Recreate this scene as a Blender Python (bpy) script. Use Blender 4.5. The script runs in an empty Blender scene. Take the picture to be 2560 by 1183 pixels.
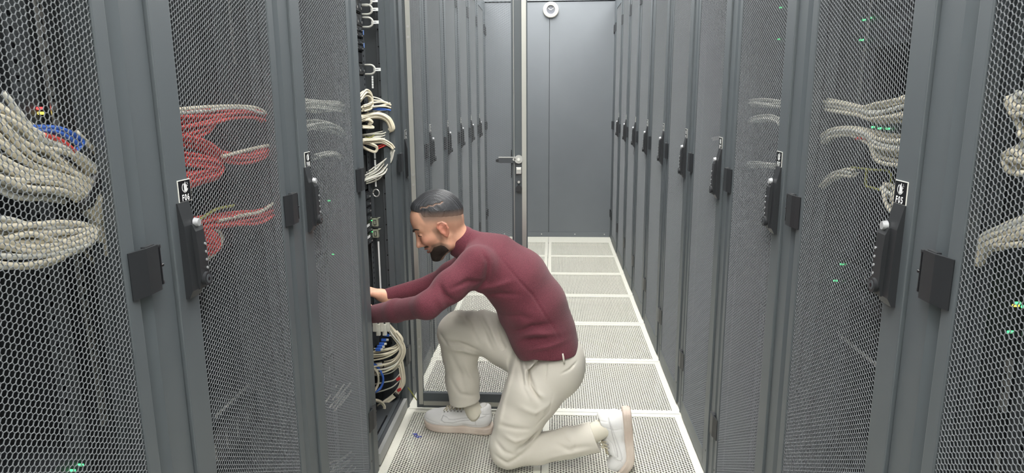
import bpy, bmesh, math, random
import numpy as np
from mathutils import Vector, Matrix
random.seed(7)
PI = math.pi
S = bpy.context.scene
C = S.collection
# ------------------------------------------------------------------ camera
FPX, PITCH, YAW, ROLL, CX, CZ = 1694.58, .2028, -.0608, -.0066, .0378, 1.3631
_cp, _sp, _cy, _sy = math.cos(PITCH), math.sin(PITCH), math.cos(YAW), math.sin(YAW)
VF = Vector((_sy * _cp, _cy * _cp, -_sp))
_R = Vector((_cy, -_sy, 0)); _U = _R.cross(VF)
VR = _R * math.cos(ROLL) + _U * math.sin(ROLL)
VU = -_R * math.sin(ROLL) + _U * math.cos(ROLL)
CAM = Vector((CX, 0, CZ))
cd = bpy.data.cameras.new('camera'); cd.sensor_width = 36; cd.lens = FPX / 2560 * 36
cd.clip_start = .02; cd.clip_end = 60
co = bpy.data.objects.new('camera', cd); C.objects.link(co)
m = Matrix((VR, VU, -VF)).transposed().to_4x4(); m.translation = CAM
co.matrix_world = m; S.camera = co

def _ray(px, py): return VF + VR * ((px - 1280) / FPX) + VU * ((591.5 - py) / FPX)
def atX(px, py, X):
    d = _ray(px, py); return CAM + d * ((X - CAM.x) / d.x)
def atY(px, py, Y):
    d = _ray(px, py); return CAM + d * ((Y - CAM.y) / d.y)

# ------------------------------------------------------------------ materials
def srgb(r, g, b):
    f = lambda c: (c / 255 / 12.92) if c <= 10 else ((c / 255 + .055) / 1.055) ** 2.4
    return (f(r), f(g), f(b), 1)
MATS = {}
def mat(name, col, rough=.5, metal=0, noise=None, bump=None, emit=None, spec=.5, col2=None, coat=0, sheen=0):
    if name in MATS: return MATS[name]
    m = bpy.data.materials.new(name); m.use_nodes = True; MATS[name] = m
    nt = m.node_tree; b = nt.nodes['Principled BSDF']
    b.inputs['Base Color'].default_value = col; b.inputs['Roughness'].default_value = rough
    b.inputs['Metallic'].default_value = metal; b.inputs['Specular IOR Level'].default_value = spec
    b.inputs['Coat Weight'].default_value = coat
    if sheen:
        b.inputs['Sheen Weight'].default_value = sheen; b.inputs['Sheen Roughness'].default_value = .6
    tc = nt.nodes.new('ShaderNodeTexCoord')
    if noise:                                   # (scale, low, high) two-tone mottling
        n = nt.nodes.new('ShaderNodeTexNoise'); n.inputs['Scale'].default_value = noise[0]; n.inputs['Detail'].default_value = 4
        r = nt.nodes.new('ShaderNodeValToRGB'); r.color_ramp.elements[0].position = noise[1]; r.color_ramp.elements[1].position = noise[2]
        r.color_ramp.elements[0].color = col2 or tuple(c * .8 for c in col[:3]) + (1,); r.color_ramp.elements[1].color = col
        nt.links.new(tc.outputs['Object'], n.inputs['Vector']); nt.links.new(n.outputs['Fac'], r.inputs['Fac'])
        nt.links.new(r.outputs['Color'], b.inputs['Base Color'])
    if bump:                                    # (scale, strength, distance)
        n = nt.nodes.new('ShaderNodeTexNoise'); n.inputs['Scale'].default_value = bump[0]; n.inputs['Detail'].default_value = 3
        u = nt.nodes.new('ShaderNodeBump'); u.inputs['Strength'].default_value = bump[1]; u.inputs['Distance'].default_value = bump[2]
        nt.links.new(tc.outputs['Object'], n.inputs['Vector']); nt.links.new(n.outputs['Fac'], u.inputs['Height'])
        nt.links.new(u.outputs['Normal'], b.inputs['Normal'])
    if emit:
        b.inputs['Emission Color'].default_value = emit[0]; b.inputs['Emission Strength'].default_value = emit[1]
    return m
COAT = mat('grey_powder_coat', srgb(79, 85, 89), .45, bump=(900, .08, .001), spec=.5)
WIRE = mat('perforated_steel', srgb(114, 118, 122), .5, spec=.6)
DARK = mat('dark_steel', srgb(64, 68, 72), .5)
INNER = mat('inner_steel', srgb(72, 76, 80), .55)
BLACK = mat('black_plastic', srgb(38, 40, 43), .42, bump=(1500, .05, .0005))
GLOSSB = mat('gloss_black', srgb(24, 25, 28), .25)
ALU = mat('aluminium', srgb(176, 176, 170), .38, .55)
ZINC = mat('zinc', srgb(190, 190, 188), .3, .6)
WHITE = mat('white_plastic', srgb(225, 225, 218), .45)
SILVER = mat('silver_button', srgb(160, 162, 165), .35, .2)
BEIGE = mat('beige_cable', srgb(228, 221, 202), .5, noise=(9, .3, .7), col2=srgb(206, 198, 176))
GREYC = mat('grey_cable', srgb(218, 217, 208), .5, noise=(9, .3, .7), col2=srgb(196, 195, 184))
REDC = mat('red_cable', srgb(222, 76, 68), .45, noise=(9, .3, .7), col2=srgb(198, 58, 54))
BLUEC = mat('blue_cable', srgb(58, 104, 196), .45)
YELC = mat('yellow_green_cable', srgb(140, 142, 60), .5)
BLKC = mat('black_cable', srgb(28, 28, 30), .45)
GREENL = mat('green_led', srgb(40, 220, 90), .4, emit=((.1, 1, .3, 1), 2))
REDL = mat('red_led', srgb(230, 40, 40), .4, emit=((1, .08, .08, 1), 2))
BLUEL = mat('blue_led', srgb(110, 140, 200), .4, emit=((.2, .4, 1, 1), .15))
YELL = mat('amber_led', srgb(230, 200, 40), .4, emit=((1, .8, .1, 1), 2))
ORANGE = mat('orange_plastic', srgb(196, 130, 50), .5)
LABELW = mat('paper_label', srgb(232, 234, 234), .6)
OLIVE = mat('olive_module', srgb(140, 144, 128), .5)

# ------------------------------------------------------------------ mesh helpers
class MB:
    def __init__(s): s.v = []; s.f = []; s.mi = []; s.sm = []; s.mats = []
    def _m(s, mt):
        if mt not in s.mats: s.mats.append(mt)
        return s.mats.index(mt)
    def add(s, vs, fs, mt, smooth=False):
        o = len(s.v); k = s._m(mt); s.v += [tuple(p) for p in vs]
        for f in fs: s.f.append(tuple(o + i for i in f)); s.mi.append(k); s.sm.append(smooth)
        return s
    def box(s, a, b, mt, bev=0):
        x0, x1 = sorted((a[0], b[0])); y0, y1 = sorted((a[1], b[1])); z0, z1 = sorted((a[2], b[2]))
        if bev:
            bm = bmesh.new(); bmesh.ops.create_cube(bm, size=1)
            for v in bm.verts: v.co = Vector(((x0 + x1) / 2 + v.co.x * (x1 - x0), (y0 + y1) / 2 + v.co.y * (y1 - y0), (z0 + z1) / 2 + v.co.z * (z1 - z0)))
            bmesh.ops.bevel(bm, geom=bm.edges[:], offset=bev, segments=2, profile=.6, affect='EDGES')
            bm.verts.index_update(); s.add([v.co for v in bm.verts], [[v.index for v in f.verts] for f in bm.faces], mt); bm.free()
            return s
        vs = [(x, y, z) for x in (x0, x1) for y in (y0, y1) for z in (z0, z1)]
        return s.add(vs, [(0, 1, 3, 2), (4, 6, 7, 5), (0, 4, 5, 1), (2, 3, 7, 6), (0, 2, 6, 4), (1, 5, 7, 3)], mt)
    def prism(s, pts, ax, lo, hi, mt):
        """pts: 2D outline; ax: extrusion axis"""
        n = len(pts); mk = {'x': lambda p, h: (h, p[0], p[1]), 'y': lambda p, h: (p[0], h, p[1]), 'z': lambda p, h: (p[0], p[1], h)}[ax]
        vs = [mk(p, lo) for p in pts] + [mk(p, hi) for p in pts]
        fs = [tuple(range(n))[::-1], tuple(range(n, 2 * n))] + [(i, (i + 1) % n, n + (i + 1) % n, n + i) for i in range(n)]
        return s.add(vs, fs, mt)
    def cyl(s, a, b, r, mt, n=16, r2=None, smooth=True):
        a, b = Vector(a), Vector(b); d = (b - a).normalized(); u = d.orthogonal().normalized(); w = d.cross(u); r2 = r if r2 is None else r2
        vs = []
        for c, q in ((a, r), (b, r2)):
            vs += [c + (u * math.cos(2 * PI * i / n) + w * math.sin(2 * PI * i / n)) * q for i in range(n)]
        s.add(vs, [(i, (i + 1) % n, n + (i + 1) % n, n + i) for i in range(n)], mt, smooth)
        return s.add(vs, [tuple(range(n))[::-1], tuple(range(n, 2 * n))], mt)
    def tube(s, pts, r, mt, n=8, cap=True, flat=1.0):
        P = [Vector(p) for p in pts]; vs = []; u = None; fs = []
        for i, p in enumerate(P):
            d = (P[min(i + 1, len(P) - 1)] - P[max(i - 1, 0)])
            d = d.normalized() if d.length > 1e-9 else Vector((0, 0, 1))
            if u is None: u = d.orthogonal().normalized()
            u = (u - d * u.dot(d)).normalized(); w = d.cross(u)
            rr = r[i] if isinstance(r, (list, tuple)) else r
            vs += [p + u * math.cos(2 * PI * k / n) * rr + w * math.sin(2 * PI * k / n) * rr * flat for k in range(n)]
        for i in range(len(P) - 1):
            for k in range(n):
                fs.append((i * n + k, i * n + (k + 1) % n, (i + 1) * n + (k + 1) % n, (i + 1) * n + k))
        if cap: fs += [tuple(range(n))[::-1], tuple(range((len(P) - 1) * n, len(P) * n))]
        return s.add(vs, fs, mt, True)
    def build(s, name, parent=None, loc=None):
        me = bpy.data.meshes.new(name); me.from_pydata(s.v, [], s.f)
        for m_ in s.mats: me.materials.append(m_)
        me.polygons.foreach_set('material_index', s.mi); me.polygons.foreach_set('use_smooth', s.sm)
        bm = bmesh.new(); bm.from_mesh(me); bmesh.ops.recalc_face_normals(bm, faces=bm.faces); bm.to_mesh(me); bm.free()
        o = bpy.data.objects.new(name, me); C.objects.link(o)
        if parent: o.parent = parent
        if loc is not None: o.location = loc
        return o
def spline(pts, per=8):
    P = [Vector(p) for p in pts]
    if len(P) < 3: return P
    P = [P[0] * 2 - P[1]] + P + [P[-1] * 2 - P[-2]]; out = []
    for i in range(1, len(P) - 2):
        for k in range(per):
            t = k / per; a, b, c, d = P[i - 1:i + 3]
            out.append(.5 * ((2 * b) + (c - a) * t + (2 * a - 5 * b + 4 * c - d) * t * t + (3 * b - a - 3 * c + d) * t ** 3))
    out.append(P[-2]); return out
def tag(o, label=None, cat=None, group=None, kind=None):
    if label: o['label'] = label
    if cat: o['category'] = cat
    if group: o['group'] = group
    if kind: o['kind'] = kind
    return o
def empty(name, loc=(0, 0, 0), **k):
    o = bpy.data.objects.new(name, None); C.objects.link(o); o.location = loc; o.empty_display_size = .05
    return tag(o, **k)
def inst(src, name, parent, loc=(0, 0, 0), rz=0):
    o = bpy.data.objects.new(name, src.data if hasattr(src, 'data') else src); C.objects.link(o)
    o.parent = parent; o.location = loc; o.rotation_euler = (0, 0, rz); return o

# ------------------------------------------------------------------ perforated sheets (real holes)
def np_mesh(name, V, Q, mt):
    me = bpy.data.meshes.new(name); me.vertices.add(len(V)); me.vertices.foreach_set('co', V.astype(np.float32).ravel())
    n = len(Q); me.loops.add(n * 4); me.loops.foreach_set('vertex_index', Q.astype(np.int32).ravel())
    me.polygons.add(n); me.polygons.foreach_set('loop_start', np.arange(0, 4 * n, 4, dtype=np.int32))
    me.polygons.foreach_set('use_smooth', np.zeros(n, bool)); me.update(calc_edges=True); me.materials.append(mt); return me
def perforated(name, W, Hh, pitch, hole, thick, mt, round_=False, both=True):
    """sheet in the local (u, v) plane, flat-top hexagonal cells; hole = inner flat-to-flat / pitch; returns u, v, n vertices + quads"""
    cu, cv = pitch * math.sqrt(3) / 2, pitch
    nu, nv = int(W / cu), int(Hh / cv)
    I, J = np.meshgrid(np.arange(nu), np.arange(nv), indexing='ij'); I = I.ravel(); J = J.ravel()
    cx = (I - (nu - 1) / 2) * cu; cz = (J - (nv - 1) / 2) * cv + np.where(I % 2, cv / 4, -cv / 4)
    R = pitch / math.sqrt(3)
    if round_:
        ang = np.arange(12) * PI / 6; out = R * np.where(np.arange(12) % 2, math.cos(PI / 6), 1.0); inn = np.full(12, pitch * hole / 2)
    else:
        ang = np.arange(6) * PI / 3; out = np.full(6, R); inn = out * hole
    k = len(ang); ring = np.stack([np.cos(ang), np.sin(ang)], 1)
    lay = [(out, -thick / 2), (inn, -thick / 2), (inn, thick / 2)] + ([(out, thick / 2)] if both else [])
    V = []
    for rad, h in lay:
        p = ring * rad[:, None]
        V.append(np.stack([cx[:, None] + p[None, :, 0], cz[:, None] + p[None, :, 1], np.full((len(cx), k), h)], -1))
    V = np.stack(V, 1).reshape(-1, 3); nl = len(lay)
    base = (np.arange(len(cx)) * k * nl)[:, None]; Q = []
    a = np.arange(k); b = (a + 1) % k
    for l in range(nl - 1):
        q = np.stack([l * k + a, l * k + b, (l + 1) * k + b, (l + 1) * k + a], 1)
        Q.append((base[:, :, None] + q[None]).reshape(-1, 4))
    return V, np.concatenate(Q), nu * cu, nv * cv

# ================================================================== RACKS
XF = .600            # rack face distance from the aisle centre
B0 = 1.03            # near edge of rack F05 / F06
PW = .60
ZT = 2.23            # rack height
DZ0, DZ1 = .012, 2.205
HEXP = .0089
V, Q, hw, hh = perforated('hex', .41, 2.06, HEXP, .93, .0014, WIRE)
panel_mesh = np_mesh('mesh_panel', np.stack([V[:, 2], V[:, 0], V[:, 1]], 1), Q, WIRE)
MY0, MY1 = .1075, .1075 + hw
MZC = 1.105; MZ0, MZ1 = MZC - hh / 2, MZC + hh / 2
DY0, DY1 = .048, .542   # door edges within the rack cell

def rack_meshes(s):
    """s=-1 left row, +1 right row; X = s*(XF+depth), local y from the near edge of the rack"""
    D = {}
    X = lambda d: s * (XF + d)
    g = MB()          # frame posts with a slanted reveal on the hinge side
    g.prism([(X(.004), 0), (X(.004), DY0 - .004), (X(.030), DY0 - .004), (X(.030), DY0 + .012), (X(.055), DY0 + .012), (X(.055), 0)], 'z', 0, ZT, COAT)
    g.prism([(X(.055), PW), (X(.004), PW), (X(.004), .580), (X(.000), .576), (X(.010), DY1 + .006), (X(.030), DY1 + .006), (X(.030), DY1 - .012), (X(.055), DY1 - .012)], 'z', 0, ZT, COAT)
    g.box((X(.96), 0, 0), (X(1.0), .04, ZT), DARK); g.box((X(.96), PW - .04, 0), (X(1.0), PW, ZT), DARK)
    g.box((X(.012), .05, 2.212), (X(1.0), .55, ZT), COAT)
    g.box((X(.030), .05, 0.004), (X(.045), .55, .062), COAT)
    D['frame'] = g
    g = MB()
    for z0, z1 in ((.004, .010),): g.box((X(.045), .04, z0 + .03), (X(.96), PW - .04, z1 + .03), INNER)
    D['base_tray'] = g
    for y, nm in ((.0015, 'a'), (PW - .0015, 'b')):
        g = MB(); g.box((X(.056), y - .001, .02), (X(.955), y + .001, ZT - .02), INNER); D['side_panel' + nm] = g
    g = MB(); g.box((X(.985), .041, .03), (X(.998), PW - .041, ZT - .03), INNER); D['rear_door'] = g
    for y0, nm in ((.058, 'a'), (PW - .058 - .045, 'b')):
        g = MB(); g.box((X(.115), y0, .05), (X(.118), y0 + .045, ZT - .05), INNER)
        yy = y0 if nm == 'a' else y0 + .043
        g.box((X(.118), yy, .05), (X(.16), yy + .002, ZT - .05), INNER)
        yh = y0 + (.031 if nm == 'a' else .007)
        z = .08
        while z < ZT - .08:
            g.box((X(.1144), yh, z), (X(.1154), yh + .007, z + .008), GLOSSB); z += .0444 / 2
        D['mounting_rail' + nm] = g
    # door: origin on the hinge axis (y = DY1), front face 4 mm behind frame face
    H = DY1
    g = MB(); a, b = -.002, .020
    o = lambda y: y - H
    g.box((s * a, o(DY0), DZ0), (s * b, o(MY0 + .004), DZ1), COAT, .002)
    g.box((s * a, o(MY1 - .004), DZ0), (s * b, o(DY1), DZ1), COAT, .002)
    g.box((s * a, o(MY0 - .002), DZ0), (s * b, o(MY1 + .002), MZ0 + .004), COAT)
    g.box((s * a, o(MY0 - .002), MZ1 - .004), (s * b, o(MY1 + .002), DZ1), COAT)
    for y in (DY0 + .018, DY1 - .01):
        for z in (.10, DZ1 - .06): g.cyl((s * (a - .001), o(y), z), (s * a, o(y), z), .004, BLACK, 10)
    D['door'] = g
    g = MB()          # inner sealing strip of aluminium, on the inside of the door leaf
    g.box((s * .0205, o(DY0 + .004), .03), (s * .027, o(DY0 + .022), DZ1 - .02), ALU)
    g.box((s * .0205, o(DY1 - .030), .03), (s * .027, o(DY1 - .012), DZ1 - .02), ALU)
    g.box((s * .0205, o(DY0 + .024), .026), (s * .027, o(DY1 - .032), .044), ALU)
    for z in (.30, .335, .88, .915, 1.01, 1.05, 1.6, 1.64):
        g.cyl((s * .027, o(DY1 - .021), z), (s * .0285, o(DY1 - .021), z), .005, ZINC, 10)
    D['sealing_strip'] = g
    # handle: wedge head, body and swing lever with keypad pips; all on the near stile
    hy = o(.088); g = MB()
    F = lambda d: s * (a - d * .52)
    g.prism([(F(0), 1.190), (F(.004), 1.190), (F(.020), 1.150), (F(.026), 1.036), (F(.012), 1.022), (F(0), 1.022)], 'y', hy - .020, hy + .017, BLACK)
    g.prism([(F(.024), 1.150), (F(.034), 1.138), (F(.038), 1.100), (F(.038), 1.062), (F(.030), 1.034), (F(.02), 1.034), (F(.02), 1.150)], 'y', hy + .001, hy + .029, BLACK)
    for i in range(4): g.cyl((F(.036), hy + .0245, 1.112 - i * .0145), (F(.0405), hy + .0245, 1.112 - i * .0145), .0024, SILVER, 8)
    D['handle'] = g
    g = MB(); g.cyl((F(.02), hy + .015, 1.152), (F(.036), hy + .015, 1.152), .0085, SILVER, 14, r2=.0065)
    D['release_button'] = g
    g = MB(); g.cyl((F(.034), hy + .016, 1.050), (F(.048), hy + .016, 1.050), .0125, BLACK, 18)
    g.cyl((F(.048), hy + .016, 1.050), (F(.0495), hy + .016, 1.050), .008, DARK, 16)
    g.cyl((F(.0495), hy + .016, 1.050), (F(.0500), hy + .016, 1.050), .0035, GLOSSB, 12)
    D['lock_cylinder'] = g
    # inside of the lock: only seen on the open door
    g = MB(); yy = o(DY0 + .035)
    g.box((s * .020, yy - .013, 1.02), (s * .024, yy + .013, 1.12), INNER); g.box((s * .024, yy - .011, 1.055), (s * .034, yy + .011, 1.083), ZINC, .002)
    g.box((s * .034, yy - .008, 1.072), (s * .037, yy + .008, 1.079), WHITE, .001)
    g.cyl((s * .020, yy, 1.115), (s * .034, yy, 1.115), .017, ZINC, 20); g.cyl((s * .034, yy, 1.115), (s * .040, yy, 1.115), .006, WHITE, 12)
    g.cyl((s * .020, yy, .995), (s * .036, yy, .995), .013, BLACK, 20)
    g.cyl((s * .020, yy, 1.022), (s * .034, yy, 1.022), .005, ZINC, 10)
    g.cyl((s * .026, yy + .019, 1.118), (s * .026, yy + .019, .20), .0022, ZINC, 6); g.cyl((s * .026, yy + .019, 1.112), (s * .026, yy + .019, 2.12), .0022, ZINC, 6)
    g.cyl((s * .020, yy + .019, 1.115), (s * .034, yy + .019, 1.115), .006, ZINC, 10)
    D['latch_gear'] = g
    g = MB(); g.prism([(yy + .012, 1.122), (yy + .075, 1.122), (yy + .094, 1.114), (yy + .094, 1.104), (yy + .075, 1.100), (yy + .012, 1.100)], 'x', s * .0265, s * .0305, DARK)
    g.box((s * .0262, yy + .012, 1.121), (s * .0312, yy + .082, 1.125), ZINC); g.cyl((s * .0262, yy + .087, 1.110), (s * .034, yy + .087, 1.110), .006, BLACK, 12)
    D['latch_arm'] = g
    # hinge block
    g = MB()
    g.prism([(F(0), o(.523)), (F(.0035), o(.522)), (F(.010), o(.540)), (F(.017), o(.557)), (F(.0175), o(.588)), (F(.014), o(.590)), (F(.004), o(.590)), (F(.004), o(.545))], 'z', -.037, .037, BLACK)
    g.cyl((F(.007), o(.5945), -.029), (F(.007), o(.5945), .032), .0042, GLOSSB, 10)
    for z in (-.031, .029): g.box((F(.003), o(.590), z), (F(.0125), o(.6005), z + .006), BLACK, .001)
    g.cyl((F(.007), o(.598), 0), (F(.007), o(.604), 0), .003, GLOSSB, 8)
    g.box((F(-.004), o(.560), .036), (F(.010), o(.585), .0385), BLACK, .0005)
    D['hinge'] = g
    return D
HINGE_Z = (.251, 1.100, 1.975)
RM = {}
for s in (-1, 1):
    RM[s] = {}
    for k, g in rack_meshes(s).items():
        o = g.build(k if k not in ('side_panela', 'side_panelb', 'mounting_raila', 'mounting_railb') else k[:-1])
        RM[s][k] = o.data; bpy.data.objects.remove(o)

# label plate with rack number
def text_mesh(txt, size, off=.0):
    cu = bpy.data.curves.new('t', 'FONT'); cu.body = txt; cu.size = size; cu.align_x = 'CENTER'; cu.offset = off; cu.space_character = 1.25
    o = bpy.data.objects.new('t', cu); C.objects.link(o); bpy.context.view_layer.update()
    me = bpy.data.meshes.new_from_object(o.evaluated_get(bpy.context.evaluated_depsgraph_get()))
    vs = [tuple(v.co) for v in me.vertices]; fs = [tuple(p.vertices) for p in me.polygons]
    bpy.data.objects.remove(o); bpy.data.curves.remove(cu); bpy.data.meshes.remove(me); return vs, fs
def arc(cx, cy, r0, r1, a0, a1, n=14):
    o = [(cx + r0 * math.cos(a0 + (a1 - a0) * i / n), cy + r0 * math.sin(a0 + (a1 - a0) * i / n)) for i in range(n + 1)]
    return o + [(cx + r1 * math.cos(a1 + (a0 - a1) * i / n), cy + r1 * math.sin(a1 + (a0 - a1) * i / n)) for i in range(n + 1)]
def label_plate(txt, s):
    """plate in the local y-z plane; u grows to the reader's right"""
    g = MB(); w, h = .040, .038
    d = -s
    u = (lambda q: -q) if s > 0 else (lambda q: q)     # reader's right: towards -y on the right row
    g.box((0, -w / 2, -h / 2), (d * .0012, w / 2, h / 2), WHITE)
    g.box((d * .0012, -w / 2 + .0012, -h / 2 + .0012), (d * .0016, w / 2 - .0012, h / 2 - .0012), GLOSSB)
    def flat(pts, fs=None, hgt=.0020):
        vs = [(d * hgt, u(p[0]), p[1]) for p in pts]; g.add(vs, fs or [tuple(range(len(pts)))], LABELW)
    vs, fs = text_mesh(txt, .0148, .0004); flat([(p[0] * .92, p[1] - .0165) for p in vs], fs)
    for x, z0, z1 in ((-.0015, -.001, .0125), (.0017, -.001, .0150), (.0049, -.001, .0105)):
        flat([(x - .0013, z0), (x + .0013, z0), (x + .0013, z1 - .001), (x, z1 + .001), (x - .0013, z1 - .0022)])
    A = arc(-.001, .0055, .0083, .0066, 2.0, 4.3)
    n = len(A) // 2
    for i in range(n - 1): flat([A[i], A[i + 1], A[2 * n - 2 - i], A[2 * n - 1 - i]])
    A = arc(.000, .0075, .0105, .0094, 4.0, 5.9)
    for i in range(n - 1): flat([A[i], A[i + 1], A[2 * n - 2 - i], A[2 * n - 1 - i]])
    for x, z in ((.0075, .0125), (.0088, .0100), (.0078, .0070)): flat([(x, z), (x + .0014, z), (x + .0014, z + .0016), (x, z + .0016)])
    return g

PLACEWORD = {}
def make_rack(s, k, num):
    b = B0 + PW * k
    side = 'left' if s < 0 else 'right'
    if num == 'F10': lab = 'grey server rack F10 standing open, its door swung across the aisle'
    elif num in ('F04', 'F03'):
        lab = {'F04': 'grey mesh-door rack beside rack F06, big beige cable bundles inside, number plate out of view',
               'F03': 'grey mesh-door rack past the F05 hinge, cut by the edge of the photo'}[num]
    elif num in ('F05', 'F06', 'F07', 'F08'):
        lab = {'F05': 'grey server rack with mesh door numbered F05, beige cable loops behind the mesh',
               'F06': 'grey server rack with mesh door numbered F06, red cable bundles behind the mesh',
               'F07': 'grey server rack with mesh door numbered F07, second numbered door along the closed row',
               'F08': 'grey server rack with mesh door numbered F08, between the red-cabled rack and the open one'}[num]
    else:
        ordn = ['', 'first', 'second', 'third', 'fourth', 'fifth', 'sixth', 'seventh', 'eighth', 'ninth']
        if s < 0:
            n = k - 2; lab = 'grey mesh-door server rack, %s one beyond the open rack on the kneeling man\'s side' % ordn[n]
            if k == 8: lab = 'grey mesh-door server rack seen through the open door, against the end wall'
        else:
            n = k - 1; lab = 'grey mesh-door server rack, %s one beyond rack F07 in the unbroken row' % ordn[n]
            if k == 8: lab = 'grey mesh-door server rack of the unbroken row, closest to the end wall with the clock'
    r = empty('server_rack', (0, b, 0), label=lab, cat='server rack', group='server racks lining both sides of the aisle')
    M = RM[s]
    for nm, key in (('frame', 'frame'), ('base_tray', 'base_tray'), ('side_panel', 'side_panela'), ('side_panel', 'side_panelb'), ('rear_door', 'rear_door'),
                    ('mounting_rail', 'mounting_raila'), ('mounting_rail', 'mounting_railb')):
        inst(M[key], nm, r)
    d = inst(M['door'], 'door', r, (s * XF, DY1, 0))
    if num == 'F10':
        d.location = (s * XF + .040, DY1 + .022, 0); d.rotation_euler = (0, 0, PI / 2); tag(d, label='perforated door standing open across the aisle')
        inst(M['latch_gear'], 'latch_gear', d); inst(M['latch_arm'], 'latch_arm', d); inst(M['sealing_strip'], 'sealing_strip', d)
    inst(panel_mesh, 'mesh_panel', d, (s * .0015, (MY0 + MY1) / 2 - DY1, MZC))
    inst(M['handle'], 'handle', d); inst(M['release_button'], 'release_button', d); inst(M['lock_cylinder'], 'lock_cylinder', d)
    if num != 'F10': 
        g = label_plate(num, s); o = g.build('label_plate', d, (s * -.002, .0885 + .009 - DY1, 1.2085))
        if s > 0: o.location.y = .0885 - .0 - DY1
    for z in HINGE_Z: inst(M['hinge'], 'hinge', d if num != 'F10' else r, (0, 0, z) if num != 'F10' else (s * XF, DY1, z))
    return r
RACKS = {}
for k in range(-1, 9):
    for s, num in ((-1, 'F%02d' % (6 + 2 * k)), (1, 'F%02d' % (5 + 2 * k))):
        RACKS[num] = make_rack(s, k, num)

# ================================================================== ROOM
TILE_A = mat('floor_white', srgb(226, 225, 214), .42, noise=(420, .34, .44), col2=srgb(190, 189, 178))
SUB = mat('subfloor', srgb(70, 64, 58), .9)
V, Q, fw, fh = perforated('tile', .552, .538, .0122, .73, .0014, TILE_A, True, False)
V = np.stack([V[:, 0], V[:, 1], -V[:, 2] - .002], 1)
t = .2985
# rim of the tile: four strips around the perforated field
rim = []; rq = []
def strip(x0, y0, x1, y1):
    n = sum(len(r) for r in rim)
    for z0 in (0,):
        rim.append(np.array([(x0, y0, 0), (x1, y0, 0), (x1, y1, 0), (x0, y1, 0), (x0, y0, -.004), (x1, y0, -.004), (x1, y1, -.004), (x0, y1, -.004)]))
    rq.extend([[n, n + 1, n + 2, n + 3], [n, n + 4, n + 5, n + 1], [n + 1, n + 5, n + 6, n + 2], [n + 2, n + 6, n + 7, n + 3], [n + 3, n + 7, n + 4, n]])
hx, hy = fw / 2 + .0005, fh / 2 + .001
strip(-t, -t, -hx + .0045, t); strip(hx - .0045, -t, t, t); strip(-hx + .0045, -t, hx - .0045, -hy + .004); strip(-hx + .0045, hy - .001, hx - .0045, t)
V = np.concatenate([V] + rim); nq = len(V) - sum(len(r) for r in rim)
tile_mesh = np_mesh('floor_tile', V, np.concatenate([Q, np.array(rq) + nq]), TILE_A)
fl = MB(); fl.box((-2.6, -2.6, -.34), (2.6, 6.9, -.30), SUB)
for x0, x1 in ((-2.6, -.5992), (.5992, 2.6)): fl.box((x0, -2.6, -.04), (x1, 6.9, -.0015), TILE_A)
fl.box((-.6, 6.386, -.04), (-.0015, 6.9, -.0005), TILE_A); fl.box((.0015, 6.386, -.04), (.6, 6.9, -.0005), TILE_A)
floor = fl.build('floor'); tag(floor, kind='structure')
YS = 5.785
for r in range(0, 15):
    for cx in (-.3, .3): tag(inst(tile_mesh, 'floor_tile', floor, (cx, YS + .3 - .6 * r, 0)))
ped = MB()
for r in range(0, 15):
    for x in (-.6, 0, .6):
        y = YS + .6 - .6 * r; ped.cyl((x, y, -.3), (x, y, -.02), .015, ZINC, 8); 
    y = YS + .6 - .6 * r; ped.box((-.6, y - .012, -.02), (.6, y + .012, -.005), DARK)
ped.build('floor_support', floor)

WALLG = mat('end_wall_paint', srgb(112, 117, 122), .6, noise=(2.5, .35, .75), col2=srgb(107, 112, 117), spec=.4)
w = MB()
w.box((-.75, 6.62, .0), (-.002, 6.66, 2.228), WALLG, .002); w.box((.002, 6.62, .0), (.75, 6.66, 2.228), WALLG, .002)
w.box((-1.8, 6.66, 0), (1.8, 6.72, 2.9), WALLG); w.box((-.75, 6.612, 2.236), (.75, 6.67, 2.9), WALLG, .002)
w.box((-.6, 6.612, 0), (.6, 6.62, .045), WALLG, .001)
for x in (-.44, -.07, .26, .55): w.cyl((x, 6.608, .028), (x, 6.612, .028), .006, ZINC, 8)
wb = tag(w.build('wall_back'), kind='structure')
WP = mat('wall_paint', srgb(205, 207, 206), .8)
for nm, a, b in (('wall_left', (-2.65, -2.6, 0), (-2.6, 6.9, 2.9)), ('wall_right', (2.6, -2.6, 0), (2.65, 6.9, 2.9)), ('wall_front', (-2.65, -2.65, 0), (2.65, -2.6, 2.9)), ('ceiling', (-2.65, -2.65, 2.9), (2.65, 6.95, 2.95))):
    g = MB(); g.box(a, b, WP); tag(g.build(nm), kind='structure')
for s, nm in ((-1, 'trim_1'), (1, 'trim_2')):
    g = MB(); g.box((s * .604, 6.43, 0), (s * .66, 6.62, 2.23), COAT, .002); o = tag(g.build(nm), kind='structure')
    for z in HINGE_Z:
        h = MB(); h.box((s * .595, 6.555, z - .04), (s * .604, 6.61, z + .03), BLACK, .002); h.cyl((s * .597, 6.545, z - .035), (s * .597, 6.545, z + .035), .005, BLACK, 8); h.build('hinge', o)

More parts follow.
